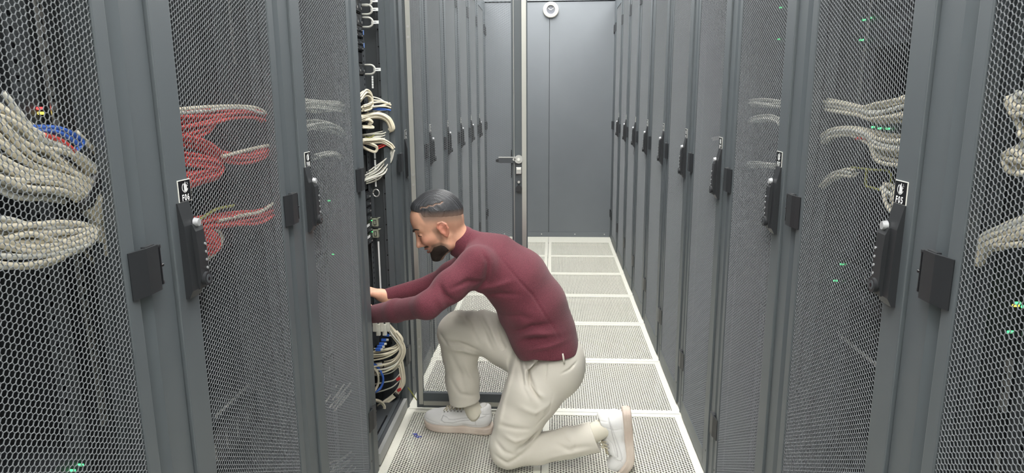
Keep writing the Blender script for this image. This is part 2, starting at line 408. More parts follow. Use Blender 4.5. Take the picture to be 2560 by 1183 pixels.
# wall clock
ck = empty('wall_clock', (.011, 6.62, 2.157), label='small round wall clock with wide white rim and dark dial, high on the end wall', cat='clock')
g = MB(); n = 40
def ringm(g, r0, r1, y0, y1, mt):
    prof = [(r0, y0), (r0, y1 + .002), (r0 + .004, y1), (r1 - .010, y1 + .001), (r1 - .002, y1 + .006), (r1, y0)]
    vs = []; fs = []
    for i in range(n):
        a = 2 * PI * i / n
        vs += [(p[0] * math.cos(a), p[1], p[0] * math.sin(a)) for p in prof]
    q = len(prof)
    for i in range(n):
        for j in range(q): fs.append((i * q + j, i * q + (j + 1) % q, ((i + 1) % n) * q + (j + 1) % q, ((i + 1) % n) * q + j))
    g.add(vs, fs, mt, True)
ringm(g, .040, .073, -.001, -.026, mat('clock_rim', srgb(226, 224, 214), .4)); g.build('rim', ck)
g = MB(); g.cyl((0, -.002, 0), (0, -.010, 0), .041, mat('clock_dial', srgb(84, 88, 98), .35), 40, smooth=False); g.build('dial', ck)
def hand(ang, ln, wd, y):
    g = MB(); dx, dz = math.sin(ang), math.cos(ang); px, pz = dz, -dx
    pts = [(-dx * .006 - px * wd, -dz * .006 - pz * wd), (dx * ln - px * wd * .7, dz * ln - pz * wd * .7), (dx * ln + px * wd * .7, dz * ln + pz * wd * .7), (-dx * .006 + px * wd, -dz * .006 + pz * wd)]
    g.prism(pts, 'y', y, y - .001, WHITE); g.build('hand', ck)
hand(math.radians(-58), .031, .0022, -.013); hand(math.radians(60), .034, .0016, -.0155); hand(math.radians(-72), .016, .0034, -.0105)
g = MB(); g.cyl((0, -.010, 0), (0, -.018, 0), .003, ZINC, 10); g.build('spindle', ck)

# ceiling lights, unseen; outer rows added to brighten the cables behind the doors
LGT = mat('light_diffuser', (1, 1, 1, 1), .5, emit=((1, .985, .95, 1), 25))
LGS = mat('added_side_diffuser', (1, 1, 1, 1), .5, emit=((1, .985, .95, 1), 8))
for x_, y in [(x_, y) for y in (-1.4, .5, 2.4, 4.3, 6.0) for x_ in (-1.05, 0, 1.05)]:
    L = empty('ceiling_light', (x_, y, 2.9), label='x', cat='ceiling light', group='light panels on the ceiling')
    L['label'] = 'unseen flat white light panel fixed to the white ceiling'
    g = MB(); g.box((-.32, -.62, -.04), (.32, .62, 0), WHITE, .004); g.build('frame', L)
    g = MB(); g.box((-.29, -.59, -.045), (.29, .59, -.0401), LGT if x_ == 0 else LGS); g.build('diffuser', L)
# ================================================================== PERSON (solid shapes as distance fields, meshed by surface nets)
class Field:
    def __init__(s, lo, hi, h):
        s.lo = np.array(lo, float); s.h = h; s.n = np.ceil((np.array(hi) - s.lo) / h).astype(int) + 1
        s.d = np.full(s.n, .2, np.float32)
        s.ax = [(s.lo[i] + h * np.arange(s.n[i])).astype(np.float32) for i in range(3)]
    def sub(s, lo, hi):
        a = np.maximum(((np.array(lo) - s.lo) / s.h).astype(int), 0); b = np.minimum(((np.array(hi) - s.lo) / s.h).astype(int) + 2, s.n)
        if (b <= a).any(): return None, None
        sl = tuple(slice(a[i], b[i]) for i in range(3))
        return sl, [s.ax[0][sl[0]][:, None, None], s.ax[1][sl[1]][None, :, None], s.ax[2][sl[2]][None, None, :]]
    def put(s, sl, e, k, op):
        d = s.d[sl]
        if op == 'u':
            if k: hh = np.maximum(k - np.abs(d - e), 0) / k; s.d[sl] = np.minimum(d, e) - hh * hh * k * .25
            else: s.d[sl] = np.minimum(d, e)
        elif op == 's':
            e = -e
            if k: hh = np.maximum(k - np.abs(d - e), 0) / k; s.d[sl] = np.maximum(d, e) + hh * hh * k * .25
            else: s.d[sl] = np.maximum(d, e)
    def rc(s, a, b, ra, rb, k=.02, op='u', sy=1.0, mg=.03):
        """round cone a-b; sy widens it along the world y axis"""
        a = np.array(a, float); b = np.array(b, float); R = max(ra, rb) * np.array([1, sy, 1]) + mg + k
        sl, X = s.sub(np.minimum(a, b) - R, np.maximum(a, b) + R)
        if sl is None: return s
        A = a.copy(); B = b.copy(); yc = a[1]
        x = X[0] - A[0]; y = (X[1] - yc) / sy; z = X[2] - A[2]; v = B - A; v[1] /= sy
        L = max(v @ v, 1e-9); t = np.clip((x * v[0] + y * v[1] + z * v[2]) / L, 0, 1)
        e = np.sqrt((x - v[0] * t) ** 2 + (y - v[1] * t) ** 2 + (z - v[2] * t) ** 2) - (ra + (rb - ra) * t)
        s.put(sl, e.astype(np.float32), k, op); return s
    def chain(s, pts, k=.02, sy=1.0, op='u'):
        for (p, r), (q, t) in zip(pts[:-1], pts[1:]): s.rc(p, q, r, t, k, op, sy)
        return s
    def ell(s, c, r, M=None, k=.02, op='u'):
        c = np.array(c, float); r = np.array(r, float); R = r.max() + .03 + k
        sl, X = s.sub(c - R, c + R)
        if sl is None: return s
        x, y, z = X[0] - c[0], X[1] - c[1], X[2] - c[2]
        M = np.eye(3) if M is None else np.array(M)
        q = [(M[i][0] * x + M[i][1] * y + M[i][2] * z) for i in range(3)]
        k0 = np.sqrt(sum((q[i] / r[i]) ** 2 for i in range(3))); k1 = np.sqrt(sum((q[i] / r[i] ** 2) ** 2 for i in range(3)))
        s.put(sl, (k0 * (k0 - 1) / np.maximum(k1, 1e-6)).astype(np.float32), k, op); return s
    def plane(s, p, nrm, k=0, lo=None, hi=None):
        """cuts away the side the normal points to (within a box)"""
        if lo is None: lo, hi = s.lo, s.lo + s.h * s.n
        sl, X = s.sub(np.minimum(lo, hi), np.maximum(lo, hi))
        if sl is None: return s
        nrm = np.array(nrm, float); nrm /= np.linalg.norm(nrm)
        e = sum((X[i] - p[i]) * nrm[i] for i in range(3)).astype(np.float32)
        s.put(sl, -e, k, 's'); return s
    def fold(s, pts, amp, sig, y0=None, y1=None, taper=True):
        """crease (amp<0) or ridge (amp>0) along a polyline; measured in the x-z plane, between depths y0..y1"""
        P = [np.array(p, float) for p in pts]; R = sig * 3
        lo = np.min(P, 0) - R; hi = np.max(P, 0) + R; lo[1] = y0 if y0 is not None else P[0][1] - .09; hi[1] = y1 if y1 is not None else P[0][1] + .09
        sl, X = s.sub(lo, hi)
        if sl is None: return s
        Q = None; n = len(P) - 1
        for i, (a, b) in enumerate(zip(P[:-1], P[1:])):
            v = b - a; L = v[0] ** 2 + v[2] ** 2; x = X[0] - a[0]; z = X[2] - a[2]
            t = np.clip((x * v[0] + z * v[2]) / max(L, 1e-9), 0, 1); T = (i + t) / n
            w = amp * np.exp(-((x - v[0] * t) ** 2 + (z - v[2] * t) ** 2) / (2 * sig * sig)) * (np.sin(PI * np.clip(T, .0, 1.)) * .85 + .15 if taper else 1)
            Q = w if Q is None else np.where(np.abs(w) > np.abs(Q), w, Q)
        s.d[sl] -= Q.astype(np.float32)
        return s
    def mesh(s):
        d = s.d; n = np.array(d.shape) - 1; ins = d < 0
        cnt = np.zeros(n, np.int8)
        for i in (0, 1):
            for j in (0, 1):
                for k in (0, 1): cnt += ins[i:n[0] + i, j:n[1] + j, k:n[2] + k]
        act = (cnt > 0) & (cnt < 8); ix = np.argwhere(act); idx = np.full(n, -1, np.int32); idx[act] = np.arange(len(ix))
        P = np.zeros((len(ix), 3)); Wt = np.zeros(len(ix))
        cs = [(i, j, k) for i in (0, 1) for j in (0, 1) for k in (0, 1)]
        val = {c: d[ix[:, 0] + c[0], ix[:, 1] + c[1], ix[:, 2] + c[2]] for c in cs}
        for c in cs:
            for a in range(3):
                if c[a]: continue
                e = list(c); e[a] = 1; e = tuple(e); u, v = val[c], val[e]; mk = (u < 0) != (v < 0)
                t = np.where(mk, u / np.where(mk, u - v, 1), 0); p = np.tile(np.array(c, float), (len(ix), 1)); p[:, a] = t
                P[mk] += p[mk]; Wt += mk
        P = s.lo + (ix + P / Wt[:, None]) * s.h
        F = []
        for a in range(3):
            b, c = (a + 1) % 3, (a + 2) % 3
            s0 = [slice(0, None)] * 3; s0[a] = slice(0, -1); s1 = [slice(0, None)] * 3; s1[a] = slice(1, None)
            A, B = ins[tuple(s0)], ins[tuple(s1)]; e = np.argwhere(A != B)
            ok = (e[:, b] > 0) & (e[:, c] > 0) & (e[:, b] < n[b]) & (e[:, c] < n[c]); e = e[ok]; fl = A[tuple(e.T)]
            g = []
            for ob, oc in ((-1, -1), (0, -1), (0, 0), (-1, 0)):
                q = e.copy(); q[:, b] += ob; q[:, c] += oc; g.append(idx[tuple(q.T)])
            g = np.stack(g, 1); g[~fl] = g[~fl][:, ::-1]; F.append(g)
        return P, np.concatenate(F)
def solid(fd, name, mt, parent=None, color=None, warp=None, smooth=2):
    V, Fq = fd.mesh()
    # Laplacian smoothing of the net
    e = np.concatenate([Fq[:, [0, 1]], Fq[:, [1, 2]], Fq[:, [2, 3]], Fq[:, [3, 0]]])
    for _ in range(smooth):
        acc = np.zeros_like(V); cn = np.zeros(len(V))
        np.add.at(acc, e[:, 0], V[e[:, 1]]); np.add.at(cn, e[:, 0], 1); V = V * .5 + acc / np.maximum(cn, 1)[:, None] * .5
    col = color(V) if color else None
    if warp: V = warp(V)
    me = np_mesh(name, V, Fq, mt); me.polygons.foreach_set('use_smooth', np.ones(len(Fq), bool))
    if col is not None:
        at = me.color_attributes.new('tone', 'FLOAT_COLOR', 'POINT'); at.data.foreach_set('color', np.concatenate([col, np.ones((len(V), 1))], 1).astype(np.float32).ravel())
    me.update(); o = bpy.data.objects.new(name, me); C.objects.link(o)
    if parent: o.parent = parent
    return o
def tone_mat(name, rough, bump=None, sss=0, spec=.5, sheen=0, mult=None):
    m = mat(name, (1, 1, 1, 1), rough, bump=bump, spec=spec, sheen=sheen); nt = m.node_tree; b = nt.nodes['Principled BSDF']
    a = nt.nodes.new('ShaderNodeAttribute'); a.attribute_name = 'tone'
    if mult:
        tc = nt.nodes.new('ShaderNodeTexCoord'); n = nt.nodes.new('ShaderNodeTexNoise'); n.inputs['Scale'].default_value = mult[0]; n.inputs['Detail'].default_value = 5
        mp = nt.nodes.new('ShaderNodeMapRange'); mp.inputs['To Min'].default_value = 1 - mult[1]; mp.inputs['To Max'].default_value = 1 + mult[1]; mp.inputs['From Min'].default_value = .3; mp.inputs['From Max'].default_value = .7
        mx = nt.nodes.new('ShaderNodeMix'); mx.data_type = 'RGBA'; mx.blend_type = 'MULTIPLY'; mx.inputs['Factor'].default_value = 1
        nt.links.new(tc.outputs['Object'], n.inputs['Vector']); nt.links.new(n.outputs['Fac'], mp.inputs['Value'])
        nt.links.new(a.outputs['Color'], mx.inputs['A']); nt.links.new(mp.outputs['Result'], mx.inputs['B']); nt.links.new(mx.outputs['Result'], b.inputs['Base Color'])
    else: nt.links.new(a.outputs['Color'], b.inputs['Base Color'])
    if sss:
        b.inputs['Subsurface Weight'].default_value = sss; b.inputs['Subsurface Radius'].default_value = (.012, .005, .003); b.inputs['Subsurface Scale'].default_value = 1
    return m
P_ = lambda x, y, Y: np.array(atY(x, y, Y))
lin = lambda r, g, b: np.array(srgb(r, g, b)[:3])
SKIN, SKIN_H = lin(214, 164, 138), lin(222, 172, 146)

# ---- head frame: f forward, l towards the camera side (his left), u up
hp, hy_ = math.radians(31), math.radians(-9)
HFv = np.array([-math.cos(hp) * math.cos(hy_), math.cos(hp) * math.sin(hy_), -math.sin(hp)])
HLv = np.array([-math.sin(hy_), -math.cos(hy_), 0.0])
HUv = np.cross(HLv, HFv); HUv = HUv if HUv[2] > 0 else -HUv
HM = np.stack([HFv, HLv, HUv])
HO = P_(1107, 577, 2.352) - HLv * .077
def hd(f, l, u): return HO + HFv * f + HLv * l + HUv * u
def skull(F, grow=0.0, k=.02):
    g = grow
    F.ell(hd(-.006, 0, .050), (.090 + g, .073 + g, .085 + g), HM, k); F.ell(hd(-.034, 0, .012), (.054 + g, .058 + g, .052 + g), HM, k)
    F.ell(hd(.038, 0, .054), (.054 + g, .062 + g, .062 + g), HM, k)
    return F
def face(F, g=0.0):
    F.ell(hd(.042, 0, .000), (.046 + g, .057 + g, .075 + g), HM, .02)
    for q in (-1, 1):
        F.rc(hd(.004, q * .052, -.030), hd(.020, q * .047, -.062), .016 + g, .015 + g, .02)
        F.rc(hd(.020, q * .047, -.062), hd(.068, q * .014, -.086), .015 + g, .013 + g, .022)
        F.ell(hd(.060, q * .040, -.004), (.024 + g, .020 + g, .018 + g), HM, .018)
    F.ell(hd(.070, 0, -.084), (.017 + g, .022 + g, .016 + g), HM, .015)
    F.ell(hd(.076, 0, -.040), (.019 + g, .030 + g, .026 + g), HM, .015); F.ell(hd(.074, 0, -.010), (.021, .026, .030), HM, .015)
    F.ell(hd(.040, 0, -.060), (.040 + g, .040 + g, .022 + g), HM, .02)
    return F
# ---- joints
shL, shR = P_(1192, 662, 2.295), P_(1180, 655, 2.61)
elL, elR = P_(1068, 765, 2.17), P_(1085, 712, 2.66)
wrL, wrR = P_(918, 788, 2.37), P_(962, 741, 2.60)
neckb = P_(1178, 622, 2.45)

def finger(F, base, d0, bend, up, ln, r):
    """three phalanges curling towards -up"""
    p = np.array(base); d = np.array(d0) / np.linalg.norm(d0); up = np.array(up)
    for i, (l, a) in enumerate(zip((ln * .45, ln * .3, ln * .25), bend)):
        ax = np.cross(d, up); ax /= np.linalg.norm(ax); ca, sa = math.cos(-a), math.sin(-a)
        d = d * ca + np.cross(ax, d) * sa + ax * (ax @ d) * (1 - ca)
        up = up * ca + np.cross(ax, up) * sa + ax * (ax @ up) * (1 - ca)
        q = p + d * l; F.rc(p, q, r * (1 - .09 * i), r * (1 - .09 * (i + 1)), .004); p = q
def hand_shape(F, wr, d, up, side):
    """d = wrist to knuckles, up = back of the hand, side = towards the thumb"""
    d = d / np.linalg.norm(d); up = up - d * (up @ d); up /= np.linalg.norm(up); side = np.cross(d, up) * (1 if np.cross(d, up) @ side > 0 else -1)
    kn = wr + d * .088
    for o in (-.026, -.009, .009, .026): F.rc(wr + side * o * .55 + d * .008, kn + side * o - d * (.006 if abs(o) > .02 else 0), .0155, .0125, .016)
    F.rc(wr - d * .03, wr + d * .015, .025, .023, .012)
    for o, ln, b in ((.027, .070, (.5, .6, .35)), (.0095, .079, (.6, .7, .4)), (-.0095, .073, (.7, .8, .4)), (-.026, .057, (.8, .9, .4))):
        finger(F, kn + side * o - d * .004, d + side * o * 1.5, b, up, ln, .0092)
    tb = wr + side * .024 + d * .022 - up * .004
    F.rc(tb, tb + d * .034 + side * .020 - up * .008, .0155, .0118, .012)
    finger(F, tb + d * .034 + side * .020 - up * .008, d * 1.0 + side * .28 - up * .35, (.1, .35, .25), up, .060, .0100)

B = Field((-.83, 2.12, .52), (.13, 2.74, 1.22), .0026)
B.chain([(P_(1195, 640, 2.45), .06), (P_(1260, 690, 2.45), .075), (P_(1340, 800, 2.45), .07)], .03, 1.6)
B.rc(P_(1192, 650, 2.45), shL, .05, .045, .03); B.rc(P_(1192, 650, 2.45), shR, .05, .045, .03)
for a, b, c in ((shL, elL, wrL), (shR, elR, wrR)): B.rc(a, b, .042, .034, .02); B.rc(b, c, .034, .0235, .02)
hand_shape(B, wrL, P_(860, 776, 2.50) - wrL, np.array([.15, -.75, .65]), np.array([.1, .5, .6]))
hand_shape(B, wrR, P_(905, 722, 2.585) - wrR, np.array([-.1, .35, .93]), np.array([0, -1., .1]))
B.rc(hd(-.018, 0, -.014), P_(1170, 622, 2.45), .048, .050, .015)
B.rc(hd(.0, 0, -.040), P_(1160, 620, 2.45), .042, .044, .015)
skull(B); face(B)
for q in (-1, 1):
    B.rc(hd(.083, q * .010, .044), hd(.066, q * .046, .044), .0085, .008, .014)
    B.ell(hd(.093, q * .031, .024), (.013, .018, .012), HM, .012, 's')
    B.ell(hd(.0745, q * .031, .0225), (.0135, .0145, .0125), HM, .004)
    B.rc(hd(.0865, q * .018, .0255), hd(.0790, q * .044, .0240), .0036, .0034, .005)      # upper lid
    B.rc(hd(.0855, q * .020, .0175), hd(.0775, q * .043, .0165), .0034, .003, .006)       # lower lid, raised by the smile
    B.ell(hd(.071, q * .036, -.004), (.017, .017, .012), HM, .014)                         # cheek
    B.ell(hd(.098, q * .0125, -.0165), (.0095, .0075, .0075), HM, .006)                    # nostril wing
    B.ell(hd(.103, q * .0075, -.0245), (.005, .0032, .004), HM, .002, 's')
    B.rc(hd(.099, q * .004, -.0360), hd(.072, q * .034, -.0320), .0042, .003, .005)       # lips drawn back in a smile
    B.rc(hd(.096, q * .004, -.0505), hd(.073, q * .032, -.0365), .0050, .003, .005)
    # ear
    e = lambda f, l, u: hd(f - .002, q * l, u + .002)
    B.ell(e(-.004, .073, .000), (.017, .010, .026), HM, .006)
    H = [(.010, .074, .004), (.012, .079, .018), (.002, .083, .029), (-.012, .087, .027), (-.020, .089, .014), (-.019, .086, -.002), (-.010, .080, -.018), (.000, .075, -.027), (.006, .073, -.020)]
    for a, b in zip(H[:-1], H[1:]): B.rc(e(*a), e(*b), .0042, .0042, .003)
    B.rc(e(-.011, .081, .014), e(-.011, .080, -.008), .0036, .0036, .004)
    B.ell(e(-.001, .085, -.002), (.0085, .008, .012), HM, .003, 's'); B.ell(e(-.006, .087, .016), (.006, .005, .008), HM, .003, 's')
    B.ell(e(.010, .075, -.004), (.005, .005, .007), HM, .003)
B.rc(hd(.088, 0, .036), hd(.109, 0, -.006), .0070, .0080, .010); B.ell(hd(.111, 0, -.0125), (.0115, .0105, .0098), HM, .006)
B.ell(hd(.098, 0, -.0425), (.010, .022, .0032), HM, .003, 's')
def tohead(V): q = (V - HO) @ HM.T; return q[:, 0], q[:, 1], q[:, 2]
def sstep(a, b, x): t = np.clip((x - a) / (b - a), 0, 1); return t * t * (3 - 2 * t)
def skin_col(V):
    f, l, u = tohead(V); al = np.abs(l); near = (np.abs(f) < .14) & (np.abs(u) < .16) & (al < .12)
    c = np.tile(SKIN, (len(V), 1)); hand_ = V[:, 0] < -.5; c[hand_] = SKIN_H
    def mix(w, col): 
        w = (w * near)[:, None]; c[:] = c * (1 - w) + np.array(col) * w
    mix(.45 * sstep(.045, .0, np.hypot(f - .078, u + .004)) , lin(214, 138, 118))                         # cheek / nose flush
    mix(.65 * sstep(.072, .078, al) * sstep(.035, .03, np.abs(u)) * (np.abs(f + .004) < .032), lin(220, 138, 118))    # ears
    line = .030 + .30 * (-(f)) * 0                                                                       # clipper fade under the hair
    mix(.92 * sstep(-.034, .004, u - .051 - .60 * f) * sstep(.046, .036, f) * (al > .03), lin(130, 108, 96))
    mix(.70 * sstep(-.075, -.060, -np.hypot(f - .020, 0) * 1 - .045) * 0, lin(90, 80, 72))
    mix(.50 * sstep(.014, .005, np.abs(f - .024)) * sstep(-.05, -.02, u) * sstep(.03, .015, u) * (al > .04), lin(120, 100, 88))  # sideburn
    mix(.40 * sstep(-.004, -.03, f) * sstep(-.07, .0, u) * (al < .09) * (f < 0), lin(150, 124, 106))      # nape stubble
    ck = np.where(f > .066, -.032 - (f - .066) * .7, np.where(f > .036, -.032 - (.066 - f) * .15, -.0365 - (.036 - f) * .9))
    mix(.72 * sstep(.009, -.003, u - ck) * sstep(-.002, .022, f) * (u > -.11), lin(96, 80, 70))
    mix(.55 * sstep(.009, .003, np.abs(u + .028)) * (f > .062) * (al < .036), lin(96, 78, 68))
    mix(.75 * sstep(.0012, .0004, np.abs(u - .0215 - .0000)) * (f > .070) * (np.abs(al - .031) < .014), lin(45, 34, 30))     # lash line
    mix(.9 * (np.abs(u + .0425) < .0035) * (f > .074) * (al < .022), lin(235, 230, 220))                  # teeth
    mix(.8 * ((np.abs(u + .0370) < .0028) | (np.abs(u + .0500) < .0045)) * (f > .078) * (al < .026), lin(184, 112, 102))
    mix(.8 * (np.hypot(u + .0245, (al - .0075) * .8) < .0035) * (f > .096), lin(90, 50, 42))
    return c
SKINM = tone_mat('skin', .5, bump=(420, .12, .0008), sss=.12, mult=(60, .05))
person = solid(B, 'person', SKINM, color=skin_col, smooth=1)
tag(person, 'man kneeling on one knee in maroon sweater and beige trousers, reaching into the open rack', 'person')
del B

# ---- hair: slicked back on top, short over the sides
Hf = Field(hd(0, 0, .05) - .15, hd(0, 0, .05) + .15, .0022); skull(Hf, .0065)
Hf.ell(hd(.046, 0, .098), (.038, .050, .030), HM, .02)
X, Y, Z = np.meshgrid(*Hf.ax, indexing='ij', sparse=True)
q = [HM[i][0] * (X - HO[0]) + HM[i][1] * (Y - HO[1]) + HM[i][2] * (Z - HO[2]) for i in range(3)]
ff, ll, uu = q; al = np.abs(ll)
lowline = .051 + .60 * ff
fb = .050 + (uu - .105) * 1.0 + 0 * al; fb = np.where(al > .046, np.maximum(fb, .040), fb)
cut = np.maximum((lowline - uu) * .8, (ff - fb) * .7)
taper = np.clip(-cut / .026, 0, 1) ** .8
Hf.d = Hf.d + (1 - taper) * .0090 - .0004
lay = .0010 * np.sin(ll * 620 + 5 * np.sin(ff * 34 + uu * 20)) + .0007 * np.sin((ff - .5 * uu) * 1100 + 4 * np.sin(uu * 60)) * (al > .03)
Hf.d = Hf.d - lay * taper
part = (uu - .107 - .30 * (ff - .0225)) + .0020 * np.sin(ff * 260); Hf.d = Hf.d + .0035 * np.exp(-(part / .0022) ** 2) * (ff < .028) * (ff > -.055) * (ll > .015)
Hf.d = np.maximum(Hf.d, cut).astype(np.float32)
def hair_col(V):
    f, l, u = tohead(V); t = (.5 + .5 * np.sin(np.abs(l) * 700 + 5 * np.sin(f * 34 + u * 20)))[:, None] ** 2
    t2 = (.5 + .5 * np.sin((f - .5 * u) * 1500 + 4 * np.sin(u * 60)))[:, None] ** 2; sd = (np.abs(l) > .045)[:, None]; t = np.where(sd, t2, t)
    c = lin(40, 41, 44) * (1 - t) + lin(74, 76, 80) * t
    w = sstep(.038, .002, u - .051 - .60 * f)[:, None] * .97; c = c * (1 - w) + lin(130, 108, 96) * w
    p = np.exp(-((u - .107 - .30 * (f - .0225) + .0020 * np.sin(f * 260)) / .0022) ** 2)[:, None] * ((f < .028) & (f > -.055) & (l > .015))[:, None] * .75
    return c * (1 - p) + lin(170, 140, 122) * p
solid(Hf, 'hair', tone_mat('hair_strands', .5, bump=(260, .35, .0015), spec=.35), person, hair_col, smooth=1); del Hf
# ---- beard
Bf = Field(hd(.03, 0, -.03) - .12, hd(.03, 0, -.03) + .12, .0022); face(Bf, .0050)
Bf.ell(hd(.079, 0, -.078), (.019, .023, .019), HM, .02)
X, Y, Z = np.meshgrid(*Bf.ax, indexing='ij', sparse=True)
q = [HM[i][0] * (X - HO[0]) + HM[i][1] * (Y - HO[1]) + HM[i][2] * (Z - HO[2]) for i in range(3)]
ff, ll, uu = q; al = np.abs(ll)
wob = .0012 * np.sin(ff * 900) * np.sin(uu * 800)
cheek = np.where(ff > .066, -.032 - (ff - .066) * .7, np.where(ff > .036, -.032 - (.066 - ff) * .15, -.0365 - (.036 - ff) * .9))
cut = np.maximum((uu - cheek) * .7, (.020 - ff + .25 * (uu + .05)) * .8)
cut = np.maximum(cut, -(np.sqrt(((uu + .0435) / .0115) ** 2 + (al / .026) ** 2 + (np.maximum(.105 - ff, 0) / .034) ** 2) - 1) * .024)
cut = np.maximum(cut, (-.0730 - .42 * ff - uu) * .8)
must = np.maximum(np.maximum(-(uu + .0330), uu + .0225), np.maximum(al - .034, .068 - ff)) * .8
reg = np.minimum(cut, must); taper = np.clip(-cut / .020, 0, 1) ** .8; taper = np.where(must < 0, np.clip(-must / .0025, 0, 1) * .85 + .1, taper)
Bf.d = np.maximum(reg + wob, Bf.d + (1 - taper) * .0078 - .0005 * np.sin(ff * 1500) * np.sin(uu * 1300 + ll * 900)).astype(np.float32)
def beard_col(V):
    f, l, u = tohead(V); w = sstep(-.052, -.034, u)[:, None] * .5
    return lin(50, 42, 38) * (1 - w) + lin(120, 96, 82) * w
solid(Bf, 'beard', tone_mat('beard_hair', .7, bump=(700, .8, .002), spec=.25), person, beard_col, smooth=1); del Bf
EB = MB()
for q in (-1, 1):
    pts = spline([hd(.0965, q * .009, .0430), hd(.0935, q * .024, .0490), hd(.0840, q * .041, .0500), hd(.070, q * .054, .0450)], 5)
    EB.tube(pts, [.0038 + .0020 * math.sin(PI * min(1, i / (len(pts) - 1) + .25)) for i in range(len(pts))], mat('eyebrow_hair', srgb(44, 36, 32), .8), 8, flat=.55)
EB.build('eyebrows', person)
EL = MB()
for q in (-1, 1):
    pts = spline([hd(.0910, q * .016, .0190), hd(.0895, q * .026, .0225), hd(.0862, q * .036, .0220), hd(.0790, q * .048, .0180)], 5)
    EL.tube(pts, [.0012 + .0013 * math.sin(PI * i / (len(pts) - 1)) for i in range(len(pts))], mat('eyebrow_hair', srgb(44, 36, 32), .8), 8)
EL.build('eyelashes', person)

# ---- sweater
MAR = lin(118, 62, 74)
def cutp(F, p, toward, k=0, r=.09):
    p = np.array(p); t = np.array(toward, float); F.plane(p, t, k, p - r, p + r)
W_ = Field((-.70, 2.08, .41), (.20, 2.78, 1.10), .0034)
W_.chain([(P_(1200, 634, 2.45), .068), (P_(1232, 652, 2.45), .098), (P_(1290, 700, 2.45), .116), (P_(1336, 768, 2.45), .118), (P_(1362, 830, 2.44), .110), (P_(1382, 892, 2.44), .109)], .03, 1.42)
W_.rc(P_(1212, 645, 2.45), shL + [0, 0, .004], .064, .056, .04); W_.rc(P_(1205, 642, 2.45), shR, .070, .054, .04)
W_.rc(P_(1250, 690, 2.36), P_(1190, 690, 2.31), .075, .055, .04)      # chest under the near arm
m1 = shL * .45 + elL * .55
W_.rc(shL, m1, .060, .053, .03); W_.rc(m1, elL, .051, .0405, .03); m2 = elL * .5 + wrL * .5
W_.rc(elL, m2, .0405, .0385, .03); W_.rc(m2, wrL, .040, .031, .02)
m1 = shR * .45 + elR * .55
W_.rc(shR, m1, .058, .048, .03); W_.rc(m1, elR, .048, .044, .025); W_.rc(elR, wrR, .043, .0285, .02)
W_.rc(P_(1140, 597, 2.45), P_(1184, 622, 2.45), .0600, .066, .012)        # collar
W_.fold([P_(1184, 566, 2.4), P_(1166, 615, 2.4), P_(1139, 664, 2.4)], -.004, .0035, 2.30, 2.60)   # collar seam
# creases (positions read on the near side)
for pts, amp, sg in ((((1140, 700), (1175, 690), (1215, 700)), -.006, .007), (((1110, 690), (1125, 715), (1150, 735)), -.007, .008),
                     (((1180, 735), (1215, 700), (1222, 650)), -.006, .008), (((1200, 620), (1220, 650), (1218, 700)), -.003, .005),
                     (((1100, 705), (1120, 735), (1128, 765)), .002, .008),
                     (((1192, 725), (1240, 715), (1290, 700)), .004, .009), (((1200, 745), (1250, 735), (1300, 735)), -.004, .008),
                     (((1290, 870), (1320, 850), (1370, 845)), -.006, .008), (((1300, 845), (1340, 832), (1400, 838)), .005, .009), (((1290, 836), (1330, 815), (1380, 812)), -.005, .008),
                     (((1310, 880), (1350, 868), (1420, 858)), .004, .007), (((1260, 800), (1300, 790), (1340, 800)), -.003, .01), (((1240, 640), (1330, 740), (1400, 850)), -.0022, .0035),
                     (((1040, 745), (1050, 770), (1060, 795)), -.001, .006)):
    W_.fold([P_(x, y, 2.28) for x, y in pts], amp * 1.6, sg * .85, 2.10, 2.42)
cutp(W_, P_(1141, 597, 2.45), np.array([-.915, 0, .40]), .003, .11)
hd_n = P_(1378, 920, 2.45) - P_(1362, 850, 2.45)
W_.rc(P_(1335, 850, 2.37), P_(1378, 890, 2.375), .080, .098, .03); W_.rc(P_(1290, 790, 2.40), P_(1335, 850, 2.40), .06, .075, .03)
W_.plane(P_(1376, 875, 2.30), np.array([.50, 0, -.86]), .008, P_(1230, 1010, 2.2), P_(1500, 800, 2.75))
cutp(W_, wrR, wrR - elR, .003, .07); cutp(W_, wrL, wrL - elL, .003, .07)
